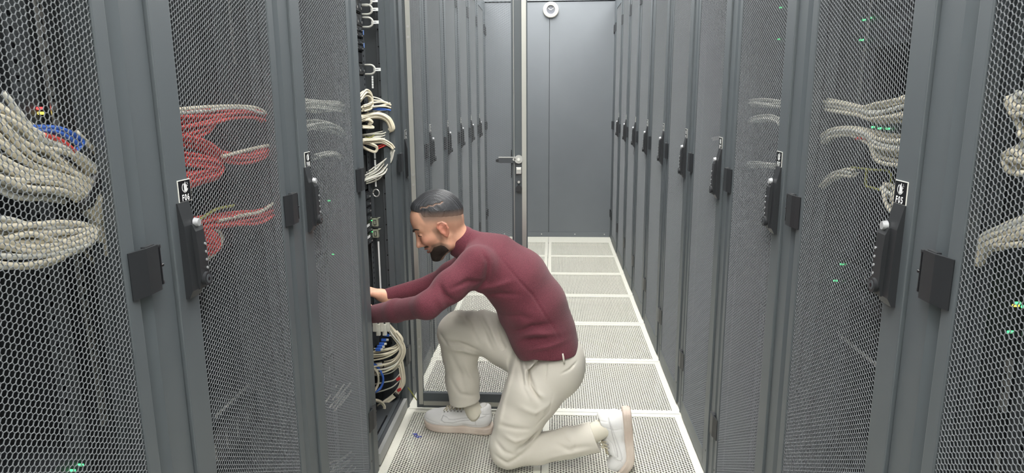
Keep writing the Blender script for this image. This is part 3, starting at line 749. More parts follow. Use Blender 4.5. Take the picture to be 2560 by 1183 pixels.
def knit_mat():
    m = mat('maroon_knit', (*lin(128, 66, 80), 1), .85, spec=.15, sheen=.12); nt = m.node_tree; b = nt.nodes['Principled BSDF']
    tc = nt.nodes.new('ShaderNodeTexCoord'); mpg = nt.nodes.new('ShaderNodeMapping'); mpg.inputs['Rotation'].default_value = (0, math.radians(50), 0); wv = nt.nodes.new('ShaderNodeTexWave'); wv.inputs['Scale'].default_value = 150; wv.inputs['Distortion'].default_value = .6
    n = nt.nodes.new('ShaderNodeTexNoise'); n.inputs['Scale'].default_value = 380; mx = nt.nodes.new('ShaderNodeMath'); mx.operation = 'ADD'
    u = nt.nodes.new('ShaderNodeBump'); u.inputs['Strength'].default_value = .3; u.inputs['Distance'].default_value = .0008
    nt.links.new(tc.outputs['Object'], mpg.inputs['Vector']); nt.links.new(mpg.outputs['Vector'], wv.inputs['Vector']); nt.links.new(tc.outputs['Object'], n.inputs['Vector'])
    nt.links.new(wv.outputs['Fac'], mx.inputs[0]); nt.links.new(n.outputs['Fac'], mx.inputs[1]); nt.links.new(mx.outputs[0], u.inputs['Height']); nt.links.new(u.outputs['Normal'], b.inputs['Normal'])
    r = nt.nodes.new('ShaderNodeValToRGB'); r.color_ramp.elements[0].color = (*lin(84, 40, 50), 1); r.color_ramp.elements[1].color = (*lin(112, 56, 67), 1); r.color_ramp.elements[0].position = .3; r.color_ramp.elements[1].position = .7
    nt.links.new(n.outputs['Fac'], r.inputs['Fac']); nt.links.new(r.outputs['Color'], b.inputs['Base Color'])
    return m
solid(W_, 'sweater', knit_mat(), person, smooth=2); del W_

# ---- trousers
T = Field((-.50, 2.14, -.006), (.28, 2.74, .60), .0031)
pel = P_(1384, 893, 2.44)
T.chain([(P_(1376, 872, 2.44), .098), (pel, .104), (P_(1384, 925, 2.44), .100)], .03, 1.32)
hipL, hipR = P_(1378, 925, 2.385), P_(1365, 905, 2.52)
T.chain([(hipL, .106), (P_(1330, 985, 2.35), .103), (P_(1297, 1052, 2.325), .085), (P_(1272, 1112, 2.31), .070)], .025)
knL = P_(1268, 1116, 2.31)
T.rc(P_(1272, 1112, 2.31), P_(1270, 1128, 2.31), .068, .066, .02)
T.chain([(P_(1276, 1128, 2.31), .060), (P_(1345, 1122, 2.32), .057), (P_(1420, 1108, 2.33), .056), (P_(1500, 1090, 2.335), .058)], .012)
T.ell(P_(1402, 912, 2.385), (.085, .088, .10), None, .04); T.ell(P_(1398, 905, 2.52), (.085, .09, .10), None, .04)
T.chain([(hipR, .10), (P_(1270, 845, 2.54), .091), (P_(1200, 832, 2.555), .083), (P_(1146, 832, 2.56), .078)], .03)
T.chain([(P_(1146, 834, 2.56), .078), (P_(1150, 885, 2.56), .066), (P_(1156, 950, 2.565), .063), (P_(1166, 1035, 2.57), .064)], .03)
T.rc(hipL, P_(1262, 870, 2.50), .085, .070, .05)
for pts, amp, sg in ((((1290, 905), (1262, 990), (1240, 1090)), .005, .008), (((1310, 925), (1330, 965), (1352, 1000)), -.011, .007), (((1318, 955), (1338, 975), (1362, 990)), .006, .006),
                     (((1350, 900), (1347, 914), (1323, 938), (1324, 964), (1344, 990)), -.013, .0034), (((1338, 905), (1333, 918), (1312, 938), (1313, 966), (1332, 992)), .005, .005), (((1290, 900), (1300, 940), (1322, 985)), -.006, .007), (((1275, 905), (1262, 960), (1255, 1010)), -.004, .008), (((1300, 1010), (1340, 1025), (1390, 1000)), .004, .009),
                     (((1240, 1100), (1262, 1120), (1300, 1132)), -.005, .007), (((1235, 1130), (1270, 1150), (1330, 1118)), -.006, .007), (((1290, 1120), (1325, 1100), (1345, 1080)), -.012, .007), (((1262, 1080), (1290, 1092), (1325, 1085)), .005, .008),
                     (((1245, 1060), (1280, 1060), (1330, 1065)), -.004, .007), (((1380, 1110), (1420, 1125), (1480, 1118)), -.004, .008), (((1400, 1085), (1430, 1105), (1425, 1140)), .004, .008), (((1350, 1150), (1420, 1135), (1480, 1128)), .003, .008),
                     (((1400, 938), (1425, 930), (1445, 916)), -.0045, .003), (((1330, 915), (1395, 905), (1449, 876)), -.007, .0030), (((1330, 902), (1400, 890), (1449, 862)), -.006, .0028), (((1330, 909), (1395, 898), (1449, 869)), .003, .004), (((1385, 975), (1372, 1030), (1330, 1070)), -.002, .003), (((1368, 905), (1366, 930), (1362, 960)), -.003, .003)):
    T.fold([P_(x, y, 2.27) for x, y in pts], amp * 1.4, sg * .8, 2.14, 2.40)
for pts, amp, sg in ((((1110, 800), (1140, 790), (1190, 800)), .004, .008), (((1150, 785), (1180, 815), (1200, 850)), -.004, .007), (((1180, 782), (1210, 820), (1235, 860)), -.005, .007), (((1200, 782), (1230, 815), (1250, 850)), .005, .007),
                     (((1100, 835), (1112, 850), (1122, 862)), -.006, .005), (((1112, 850), (1150, 852), (1200, 870)), -.006, .007), (((1125, 870), (1160, 872), (1195, 888)), .005, .008), (((1130, 885), (1150, 930), (1165, 990)), -.004, .009), (((1160, 900), (1175, 940), (1190, 960)), .004, .008),
                     (((1120, 940), (1150, 985), (1195, 1000)), -.003, .008), (((1240, 800), (1255, 840), (1285, 880)), -.006, .008)):
    T.fold([P_(x, y, 2.5) for x, y in pts], amp * 1.6, sg * .8, 2.42, 2.62)
T.d[:, :, :] = T.d
# hems, hollow inside
hL, hR = P_(1488, 1091, 2.335), P_(1162, 1001, 2.57)
dL = hL - P_(1400, 1112, 2.33); dR = hR - P_(1150, 885, 2.56)
T.plane(hL, dL / np.linalg.norm(dL) + [0, 0, .12], .002, hL - .10, hL + .12); T.plane(hR, dR / np.linalg.norm(dR) + [.06, 0, 0], .002, hR - [.12, .12, .30], hR + [.1, .1, .10])
T.rc(hL - dL * .5, hL + dL * .2, .046, .050, .004, 's'); T.rc(hR - dR * .25, hR + dR * .1, .053, .057, .004, 's')
T.plane(P_(1376, 868, 2.30), np.array([-.28, 0, 1.]), .004, np.array([-.10, 2.1, .3]), np.array([.3, 2.8, .75]))
T.plane(np.array([0, 0, .002]), (0, 0, -1), .003)
TRO = mat('stone_cotton', srgb(206, 202, 192), .8, noise=(3, .3, .7), col2=srgb(198, 193, 182), bump=(900, .15, .0008), spec=.2, sheen=.15)
trousers = solid(T, 'trousers', TRO, person, smooth=2); del T
# waistband, belt loop and belt
def ellring(c, ax, r, sy, w, th, mt, name, par, a0=0, a1=2 * PI, n=48):
    ax = np.array(ax) / np.linalg.norm(ax); u = np.cross([0, 1, 0], ax); u /= np.linalg.norm(u); g = MB(); prof = [(0, -w / 2), (th, -w / 2), (th * 1.1, 0), (th, w / 2), (0, w / 2)]
    vs = []; fs = []; m_ = len(prof)
    for i in range(n + 1):
        a = a0 + (a1 - a0) * i / n
        for p, h in prof: vs.append(tuple(c + u * math.cos(a) * (r + p) + np.array([0, 1, 0]) * math.sin(a) * (r * sy + p) + ax * h))
    for i in range(n):
        for j in range(m_ - 1): fs.append((i * m_ + j, i * m_ + j + 1, (i + 1) * m_ + j + 1, (i + 1) * m_ + j))
    g.add(vs, fs, mt, True); return g.build(name, par)
axw = P_(1362, 830, 2.44) - P_(1384, 905, 2.44)
ellring(P_(1377, 876, 2.44), axw, .0995, 1.315, .036, .004, TRO, 'waistband', trousers)
ellring(P_(1374, 862, 2.44), axw, .0985, 1.31, .018, .003, mat('belt_leather', srgb(48, 42, 42), .5), 'belt', person)
g = MB(); a = P_(1407, 884, 2.290); b = P_(1411, 910, 2.286); g.tube([a, (a + b) / 2 + [0, -.004, 0], b], .0042, TRO, 8, flat=.5); g.build('belt_loop', trousers)

# ---- socks and sneakers
SOCK = mat('sock_cotton', srgb(214, 209, 194), .85, bump=(700, .4, .001))
def sock(a, b, c, r):
    g = MB(); pts = spline([a, b, c], 8); g.tube(pts, r, SOCK, 24)
    u = g.build('sock', person); return u
LEATHER = tone_mat('white_leather', .45, bump=(300, .1, .0006))
SOLE = mat('off_white_rubber', srgb(212, 200, 188), .6, noise=(14, .35, .7), col2=srgb(196, 180, 168), bump=(240, .3, .001))
LACE = mat('lace_cotton', srgb(196, 188, 166), .8)
SW = [(.198, .074), (.204, .058), (.190, .047), (.155, .049), (.085, .066), (.018, .084), (.085, .074), (.145, .063), (.172, .062), (.181, .070)]
def sneaker(M, bend):
    """M: 4x4 placing (x heel-to-toe, y width, z up); bend: toe flex angle"""
    def warp(V):
        V = np.array(V, float).reshape(-1, 3).copy()
        if bend:
            x0, ln = .165, .06; R = ln / bend; t = np.clip((V[:, 0] - x0) / ln, 0, 1) * bend; over = np.maximum(V[:, 0] - x0 - ln, 0)
            z = V[:, 2].copy(); m_ = V[:, 0] > x0
            nx = x0 + (R - z * .55) * np.sin(t) + over * np.cos(t) ; nz = R - (R - z * .55) * np.cos(t) + over * np.sin(t) + z * .45 * np.cos(t); nx -= z * .45 * np.sin(t)
            V[m_, 0] = nx[m_]; V[m_, 2] = nz[m_]
        return V @ np.array(M)[:3, :3].T + np.array(M)[:3, 3]
    F = Field((-.02, -.07, .015), (.31, .07, .16), .0022)
    F.ell((.225, .002, .045), (.068, .046, .036), None, .02); F.ell((.170, .002, .050), (.070, .044, .042), None, .02)
    F.ell((.060, 0, .058), (.056, .038, .050), None, .02); F.rc((.048, 0, .070), (.045, 0, .098), .036, .033, .02); F.rc((.09, 0, .06), (.150, 0, .070), .038, .030, .02)
    F.rc((.020, 0, .06), (.016, 0, .110), .014, .012, .02); F.rc((.105, 0, .085), (.125, 0, .098), .020, .014, .015)
    F.ell((.070, 0, .122), (.047, .030, .036), None, .006, 's'); F.rc((.045, 0, .125), (.085, 0, .108), .024, .022, .006, 's')
    def gr(p, amp=-.0016, sg=.0013): F.fold([(x, 0, z) for x, z in p], amp, sg, -.08, .08, False)
    gr([(.282, .050), (.245, .046), (.215, .040), (.205, .052), (.200, .072)]); gr([(.200, .078), (.165, .070), (.120, .078), (.100, .098)])
    gr([(.210, .052), (.150, .040), (.060, .040), (.005, .042)], -.0012); gr([(.060, .040), (.062, .070), (.052, .098)]); gr([(.030, .112), (.032, .090), (.006, .084)])
    sw = np.array(SW)
    def col(V):
        x, z = V[:, 0], V[:, 2]; ins = np.zeros(len(V), bool); j = len(sw) - 1; dm = np.full(len(V), 9.)
        for i in range(len(sw)):
            (xi, zi), (xj, zj) = sw[i], sw[j]
            cr = ((zi > z) != (zj > z)) & (x < (xj - xi) * (z - zi) / (zj - zi + 1e-12) + xi); ins ^= cr
            t = np.clip(((x - xi) * (xj - xi) + (z - zi) * (zj - zi)) / ((xj - xi) ** 2 + (zj - zi) ** 2), 0, 1); dm = np.minimum(dm, np.hypot(x - xi - t * (xj - xi), z - zi - t * (zj - zi))); j = i
        side = np.abs(V[:, 1]) > .014; c = np.tile(lin(226, 226, 226), (len(V), 1)); e = (np.exp(-(dm / .0016) ** 2) * side)[:, None] * .55
        c = c * (1 - e) + lin(150, 148, 150) * e; dirt = np.clip((.040 - z) / .02, 0, 1)[:, None] * .3
        V[:, 1] += np.sign(V[:, 1]) * np.where(ins & side, .0013, 0)
        return c * (1 - dirt) + lin(176, 166, 156) * dirt
    sh = solid(F, 'sneaker', LEATHER, person, col, warp, smooth=1)
    out = [(-.004, .0), (.0, .022), (.014, .036), (.045, .040), (.095, .038), (.140, .042), (.190, .051), (.235, .051), (.268, .040), (.286, .020), (.290, 0)]
    o2 = [Vector((x, y, 0)) for x, y in out]; o2 = spline(o2, 4); o2 = [(p.x, p.y) for p in o2]; loop = o2 + [(x, -y * .94) for x, y in o2[-2:0:-1]]
    lv = [(-.004, .0), (.0005, .003), (.0022, .010), (.0018, .0165), (.0026, .018), (.0022, .028), (-.0005, .0315)]
    V = []; n = len(loop)
    for off, z in lv:
        for x, y in loop:
            rr = math.hypot((x - .14) / .14, y / .045); zz = z * (1 - .10 * max(0, x - .1) / .19) + (.010 * max(0, (x - .225) / .065) ** 2); sc = 1 + off / .05
            V.append((.143 + (x - .143) * (1 + off / .14), y * sc, zz))
    Fc = [tuple(range(n))[::-1], tuple((len(lv) - 1) * n + i for i in range(n))] + [(l * n + i, l * n + (i + 1) % n, (l + 1) * n + (i + 1) % n, (l + 1) * n + i) for l in range(len(lv) - 1) for i in range(n)]
    g = MB(); g.add([tuple(p) for p in warp(V)], Fc, SOLE, False); so = g.build('sole', sh)
    V0, _ = F.mesh()
    def top(x, y):
        m_ = (np.abs(V0[:, 0] - x) < .005) & (np.abs(V0[:, 1] - y) < .005); return V0[m_, 2].max() if m_.any() else .09
    g = MB(); wl = lambda pts: [Vector(p) for p in warp([(p[0], p[1], p[2]) for p in pts])]
    for i in range(6):
        x = .196 - i * .0145
        for q in (-1, 1):
            g.tube(wl(spline([(x + .004, q * -.024, top(x, q * -.024) + .0012), (x, q * -.010, top(x, q * -.01) + .003), (x - .004, q * .010, top(x, q * .01) + .003), (x - .008, q * .024, top(x, q * .024) + .0012)], 5)), .0026, LACE, 6, flat=.7)
    zt = top(.118, -.012)
    for pts in ([(.120, 0, zt + .002), (.122, -.012, zt + .010), (.130, -.028, zt - .004), (.136, -.036, zt - .026)], [(.120, 0, zt + .002), (.112, -.016, zt + .014), (.100, -.024, zt + .006), (.116, -.006, zt + .004)], [(.120, 0, zt + .002), (.128, .014, zt + .012), (.140, .022, zt + .002), (.122, .004, zt + .004)]):
        g.tube(wl(spline(pts, 6)), .0024, LACE, 6)
    for q in (-1, 1):                    # lace holes
        for i in range(6):
            x = .196 - i * .0145; z = top(x, q * .027); g.tube(wl([(x, q * .027, z - .002), (x, q * .0275, z + .0008)]), .003, mat('eyelet_grey', srgb(150, 148, 146), .6), 8)
    g.build('laces', sh); return sh
def frame4(o, x, z):
    x = np.array(x, float); x /= np.linalg.norm(x); z = np.array(z, float); z -= x * (x @ z); z /= np.linalg.norm(z); y = np.cross(z, x)
    M = np.eye(4); M[:3, 0], M[:3, 1], M[:3, 2], M[:3, 3] = x, y, z, o; return M
heel = np.array([-.208, 2.585, 0]); sneaker(frame4(heel, (-.285, .045, 0), (0, 0, 1)), 0)
hx = P_(1546, 1030, 2.345)
nh = np.array(atY(1576, 1022, 2.350))
sneaker(frame4(nh, (.020, 0, -.21), (-1, 0, -.10)), .62)
sock(P_(1166, 985, 2.57), P_(1186, 1030, 2.575), np.array([-.262, 2.578, .075]), [.034] * 8 + [.035] * 4 + [.032, .030, .028, .026, .024])
sock(P_(1470, 1092, 2.337), P_(1505, 1072, 2.345), P_(1545, 1062, 2.350), [.036] * 8 + [.035, .034, .033, .031, .029, .027, .025, .023, .021])
# ================================================================== EQUIPMENT INSIDE THE RACKS
def bundle(label, path, n, spread, mt, r=.0032, par=None, group='cable bundles in the racks', cat='cable bundle', per=7, wob=.35, seed=0, extra=(), name='cable_bundle', strap=None):
    rnd = random.Random(seed * 31 + n); P = spline(path, per); m_ = len(P)
    c0 = P[0]; root = empty(name, c0, label=label, cat=cat, group=group)
    sp = spread if isinstance(spread, (list, tuple)) else [spread] * len(path)
    def sprd(i):
        t = i / (m_ - 1) * (len(sp) - 1); a = int(min(t, len(sp) - 2)); return sp[a] + (sp[a + 1] - sp[a]) * (t - a) if len(sp) > 1 else sp[0]
    # frames
    fr = []; u = None
    for i in range(m_):
        d = (P[min(i + 1, m_ - 1)] - P[max(i - 1, 0)]).normalized()
        if u is None: u = d.orthogonal().normalized()
        u = (u - d * u.dot(d)).normalized(); fr.append((u.copy(), d.cross(u)))
    for c in range(n):
        rad = math.sqrt((c + .5) / n); a = c * 2.39996 + rnd.random() * .3; ph = rnd.random() * 6; fr_ = .5 + rnd.random()
        pts = []
        for i in range(m_):
            t = i / (m_ - 1); q = sprd(i) * rad * (1 + .12 * math.sin(ph + t * 7 * fr_)); b = a + wob * math.sin(ph * 2 + t * 5 * fr_)
            v = P[i] + fr[i][0] * math.cos(b) * q + fr[i][1] * math.sin(b) * q
            if not (c0.y > 2.2 and c0.y < 2.8 and c0.x < 0) and abs(v.x) < XF + .016 + r * 1.1:      # stay behind the door sheet
                v.x = math.copysign(XF + .016 + r * 1.1 + .3 * rnd.random() * r, v.x)
            pts.append(v - c0)
        g = MB(); mm = mt[c % len(mt)] if isinstance(mt, list) else mt; g.tube(pts, r, mm, 7); g.build('cable', root)
    for e in extra:
        g = MB(); g.tube([Vector(p) - c0 for p in spline(e[0], per)], e[2] if len(e) > 2 else r, e[1], 7); o = g.build('cable', root)
        if e[1] in (BLUEC, REDC, YELC): o['label'] = {BLUEC: 'blue cable', REDC: 'red cable', YELC: 'yellow-green cable'}[e[1]]
    if strap is not None:
        i = int(strap * (m_ - 1)); d = (P[min(i + 1, m_ - 1)] - P[i - 1]).normalized(); q = sprd(i) * 1.08 + r
        g = MB(); g.tube([P[i] - d * .008 - c0, P[i] - d * .0078 - c0, P[i] + d * .0078 - c0, P[i] + d * .008 - c0], [q * .9, q, q, q * .9], BLKC, 18)
        if not (c0.y > 2.2 and c0.y < 2.8 and c0.x < 0): g.v = [(math.copysign(max(abs(v[0] + c0.x), XF + .0155), c0.x) - c0.x, v[1], v[2]) for v in g.v]
        g.build('strap', root)
    return root
def px(s, d, *pts):          # points read at depth d behind the rack face
    return [atX(p[0], p[1], s * (XF + (p[2] if len(p) > 2 else d))) for p in pts]
BMIX = [BEIGE, BEIGE, GREYC, BEIGE]
# ---- rack F04
bundle('thick sagging bundle of beige cables high in the leftmost rack', px(-1, .038, (-60, 330), (40, 395), (130, 425), (205, 470), (240, 530), (262, 600)), 34, [.062, .058, .045, .030, .014, .008], BMIX, .0042, seed=1,
       extra=[(px(-1, .024, (60, 318), (150, 322), (205, 352), (190, 378)), BLUEC, .0035), (px(-1, .024, (75, 327), (140, 330), (200, 362)), BLUEC, .0035), (px(-1, .020, (110, 338), (150, 352), (185, 378)), REDC, .004), (px(-1, .030, (190, 330), (250, 400), (262, 500), (268, 640)), BEIGE, .004),
              (px(-1, .030, (150, 470), (215, 520), (250, 560)), BEIGE, .004), (px(-1, .045, (120, 440), (205, 460), (262, 470)), BEIGE, .004)], strap=.62)
bundle('second beige cable bundle lying below the thick one in the leftmost rack', px(-1, .030, (-60, 600), (40, 610), (130, 607), (205, 592), (228, 575)), 18, [.034, .034, .030, .020, .008], BMIX, .0042, seed=2,
       extra=[(px(-1, .09, (170, 560), (230, 620), (290, 700)), BEIGE, .003), (px(-1, .09, (180, 590), (240, 660), (280, 690)), BEIGE, .003)])
bundle('thin upright beige cables at the hinge side of the leftmost rack', px(-1, .05, (246, 250), (256, 360), (272, 470), (290, 600), (318, 780)), 5, [.006, .008, .008, .008, .008], BMIX, .0036, seed=51)
bundle('thin upright pale cables at the hinge side of rack F05', px(1, .06, (2085, 60), (2066, 250), (2048, 450), (2030, 640), (2010, 860)), 5, [.008] * 5, GREYC, .0030, seed=52)
bundle('thin upright pale cables at the hinge side of rack F07', px(1, .06, (1868, 120), (1858, 260), (1846, 420), (1836, 560)), 4, [.007] * 4, GREYC, .0030, seed=53)
bundle('thin upright beige cables at the hinge side of the rack past the F05 hinge', px(1, .05, (2500, 330), (2480, 430), (2462, 540), (2445, 640)), 4, [.007] * 4, BMIX, .0036, seed=54)
# ---- rack F06: red bundles with pale cables along the top
bundle('topmost red cable bundle behind the F06 door', px(-1, .030, (430, 312), (500, 298), (570, 284), (640, 285), (690, 320), (700, 380)), 14, [.026, .024, .014, .013, .012, .008], REDC, .0034, seed=3,
       extra=[(px(-1, .020, (440, 275), (520, 268), (600, 266), (650, 274), (690, 305)), BEIGE, .004), (px(-1, .020, (440, 283), (520, 276), (600, 270), (660, 285)), GREYC, .004)])
bundle('red cable loop directly under the topmost red bundle of rack F06', px(-1, .032, (440, 335), (500, 322), (535, 300), (520, 285), (470, 290)), 8, [.014, .012, .008, .008, .010], REDC, .0034, seed=4)
bundle('red cable bundle at mid height of rack F06, pale cable on top', px(-1, .030, (440, 345), (500, 360), (550, 388), (600, 396), (650, 386), (690, 360)), 10, [.014, .012, .010, .013, .014, .008], REDC, .0034, seed=5,
       extra=[(px(-1, .020, (555, 392), (600, 380), (640, 370), (680, 362)), BEIGE, .004)])
bundle('red cable loop turning back above the F06 number plate', px(-1, .030, (440, 395), (500, 400), (540, 412), (540, 432), (500, 440), (450, 452)), 12, [.018, .016, .012, .012, .014, .016], REDC, .0034, seed=6)
bundle('lowest red cable bundle of rack F06, rising to the far side', px(-1, .030, (460, 572), (540, 556), (600, 548), (650, 540), (688, 515), (700, 470)), 12, [.016, .014, .016, .016, .012, .008], REDC, .0034, seed=7,
       extra=[(px(-1, .020, (545, 552), (600, 540), (650, 530), (684, 508)), BEIGE, .004), (px(-1, .020, (440, 580), (500, 548), (540, 524), (585, 514)), YELC, .003)])
bundle('round red cable loop beside the F06 door handle, edged by one pale cable', px(-1, .024, (450, 585), (500, 588), (535, 602), (533, 618), (500, 622), (450, 618)), 12, [.016, .016, .013, .013, .016, .016], REDC, .0034, seed=8,
       extra=[(px(-1, .045, (470, 560), (520, 562), (552, 585), (550, 615), (520, 645), (480, 650)), BEIGE, .0042)])
# ---- rack F08
bundle('topmost pale cable bundle behind the F08 door', px(-1, .038, (745, 262), (800, 266), (850, 268), (866, 290)), 12, [.018, .018, .016, .008], GREYC, .0032, seed=9, extra=[(px(-1, .030, (750, 268), (775, 268)), BLUEC, .003)])
bundle('pale cable bundle behind the F08 door, second from the top', px(-1, .038, (745, 318), (790, 312), (840, 322), (868, 352)), 10, [.016, .016, .014, .008], GREYC, .0032, seed=10)
bundle('thin arching cable bundle behind the F08 door, level with its number plate', px(-1, .045, (790, 392), (830, 384), (856, 394), (874, 420)), 5, [.010, .010, .008, .005], GREYC, .0028, seed=11)
bundle('drooping cable loops low behind the F08 door', px(-1, .10, (835, 1010), (880, 960), (915, 1010), (905, 1100), (860, 1160), (820, 1180)), 9, [.03, .04, .03, .03, .04, .03], GREYC, .003, seed=12)
# ---- racks on the closed side
bundle('upper beige cable loop behind the F05 door', px(1, .038, (2070, 262), (2110, 270), (2160, 280), (2200, 284), (2250, 280), (2310, 276)), 16, [.012, .011, .010, .022, .026, .026], BMIX, .0036, seed=13)
bundle('beige cable bundle sagging under the upper loop of rack F05', px(1, .038, (2060, 350), (2085, 334), (2130, 330), (2180, 345), (2220, 370), (2300, 375)), 16, [.010, .010, .009, .014, .030, .034], BMIX, .0036, seed=14,
       extra=[(px(1, .032, (2140, 347), (2165, 344)), REDC, .003)])
bundle('short curved beige cables beside the yellow ties of rack F05', px(1, .045, (2050, 470), (2075, 445), (2105, 432), (2135, 434)), 7, [.006, .009, .011, .009], BMIX, .003, seed=15)
bundle('beige cables dropping behind the F05 number plate', px(1, .038, (2215, 468), (2235, 490), (2250, 515), (2300, 530)), 9, [.010, .018, .020, .02], BMIX, .0036, seed=16)
o = bundle('thin yellow cable looped in a square behind the F05 door', px(1, .038, (2130, 418), (2180, 424), (2226, 430), (2222, 476), (2180, 470), (2165, 462), (2168, 424)), 1, [.001], YELC, .0022, seed=17, cat='cable', name='yellow_cable')
bundle('upper beige cable bundle behind the F07 door', px(1, .045, (1870, 256), (1910, 260), (1980, 264)), 8, [.012, .013, .013], GREYC, .003, seed=18)
bundle('middle beige cable bundle behind the F07 door', px(1, .045, (1865, 306), (1900, 298), (1945, 302), (1975, 335)), 8, [.009, .010, .010, .014], GREYC, .003, seed=19)
bundle('short beige cable bundle behind the F07 door, level with its number plate', px(1, .045, (1855, 414), (1890, 412), (1935, 416)), 5, [.007, .009, .009], GREYC, .003, seed=20)
bundle('beige cable bundle high in the rack past the F05 hinge, at the photo edge', px(1, .030, (2590, 290), (2560, 270), (2535, 246)), 14, [.03, .024, .010], BMIX, .0042, seed=21)
bundle('beige cable bundle level with the F05 number plate, at the photo edge', px(1, .030, (2600, 400), (2555, 400), (2525, 392)), 12, [.026, .022, .010], BMIX, .0042, seed=22)
bundle('beige cables sweeping down in the rack past the F05 hinge', px(1, .022, (2620, 560), (2560, 575), (2500, 592), (2460, 612), (2440, 660)), 14, [.022, .02, .016, .010, .006], BMIX, .0042, seed=23)
bundle('small pale cable arch behind the F09 door', px(1, .09, (1762, 362), (1785, 346), (1815, 343)), 4, [.006, .008, .008], GREYC, .0028, seed=24)

# ---- boxes: servers and switches filling the racks
def server(s, num, z, u, lights=(), label=None, name='server', trays=0):
    k = (int(num[1:]) - (6 if s < 0 else 5)) // 2; b = B0 + PW * k; y0, y1 = b + .06, b + PW - .06; h = u * .0444 - .0015
    X = lambda d: s * (XF + d)
    r = empty(name, (X(.13), (y0 + y1) / 2, z), label=label, cat='server' if name == 'server' else 'network switch', group='equipment mounted in the racks'); c = Vector(r.location)
    def L(p): return (p[0] - c.x, p[1] - c.y, p[2] - c.z)
    g = MB(); g.box(L((X(.131), y0 + .012, z)), L((X(.80), y1 - .012, z + h)), DARK); g.build('chassis', r)
    g = MB(); g.box(L((X(.1125), y0 - .0, z)), L((X(.131), y1 + .0, z + h)), GLOSSB if name == 'server' else DARK, .0015)
    if name != 'server':
        for i in range(24): 
            yy = y0 + .04 + i * .0158
            g.box(L((X(.1118), yy, z + h * .25)), L((X(.1125), yy + .011, z + h * .75)), BLACK)
    g.build('front_panel', r)
    if name == 'server':
        nt = 4 if u == 1 else 8
        for i in range(nt):
            w_ = (y1 - y0 - .05) / nt; yy = y0 + .025 + i * w_
            g = MB(); g.box(L((X(.108), yy + .001, z + .006)), L((X(.1125), yy + w_ - .001, z + h - .006)), BLACK, .001)
            g.box(L((X(.1072), yy + .006, z + h * .3)), L((X(.108), yy + .010, z + h * .7)), ZINC); g.build('drive_tray', r)
    for (x, y, mt_) in lights:
        p = atX(x, y, X(.105)); g = MB(); g.cyl(L((X(.1128), p.y, p.z)), L((X(.1045), p.y, p.z)), .0020, mt_, 10); g.build('indicator_light', r)
    return r
def zz(x, y, s): return atX(x, y, s * (XF + .105)).z
server(-1, 'F04', zz(105, 278, -1) - .02, 1, ((105, 271, REDL), (108, 283, YELL)), 'dark switch with one red and one amber light, above the thick beige bundle', 'network_switch')
server(-1, 'F04', zz(207, 1163, -1) - .02, 1, ((207, 1163, GREENL), (187, 1177, GREENL)), 'dark switch with two green lights at the bottom of the leftmost rack', 'network_switch')
server(-1, 'F06', 1.22, 1, (), 'dark switch behind the topmost red bundle of rack F06', 'network_switch')
server(-1, 'F06', .55, 2, (), 'dark server low behind the F06 door')
server(-1, 'F08', zz(825, 502, -1) - .02, 1, ((825, 502, GREENL),), 'dark server with one green light level with the F08 lock', 'server')
server(-1, 'F08', zz(835, 636, -1) - .02, 1, ((835, 636, GREENL),), 'dark server with one green light below the F08 lock', 'server')
server(-1, 'F08', .42, 2, (), 'dark server near the bottom behind the F08 door')
server(1, 'F07', zz(1948, 18, 1) - .02, 1, ((1949, 19, GREENL),), 'dark switch with a green light at the top of rack F07', 'network_switch')
server(1, 'F07', zz(1942, 98, 1) - .02, 1, ((1943, 98, GREENL),), 'dark switch with a green light, second from the top of rack F07', 'network_switch')
server(1, 'F05', zz(2160, 45, 1) - .02, 1, ((2170, 44, GREENL), (2156, 50, GREENL)), 'dark switch with two green lights at the top of rack F05', 'network_switch')
server(1, 'F05', zz(2150, 100, 1) - .02, 1, ((2150, 100, GREENL),), 'dark switch with one green light, second from the top of rack F05', 'network_switch')
server(1, 'F05', zz(2200, 320, 1) - .02, 1, ((2178, 318, GREENL), (2196, 321, GREENL), (2215, 322, GREENL)), 'dark switch with a row of green lights between the F05 cable loops', 'network_switch')
server(1, 'F05', zz(2100, 661, 1) - .02, 1, ((2100, 661, GREENL),), 'dark server with a green light level with the F05 lock')
server(1, 'F05', zz(2085, 702, 1) - .025, 1, ((2085, 702, GREENL),), 'dark server with a green light just under the F05 lock level')
server(1, 'F05', .45, 2, (), 'dark server low behind the F05 door')
server(1, 'F07', .62, 2, (), 'dark server at knee height behind the F07 door')
server(1, 'F03', zz(2540, 765, 1) - .02, 1, ((2533, 764, YELL), (2537, 758, GREENL), (2555, 767, GREENL)), 'dark switch with two green lights and an amber one, past the F05 hinge', 'network_switch')
server(1, 'F03', zz(2520, 828, 1) - .02, 1, ((2520, 830, GREENL),), 'dark switch with a single green light in the rack past the F05 hinge', 'network_switch')
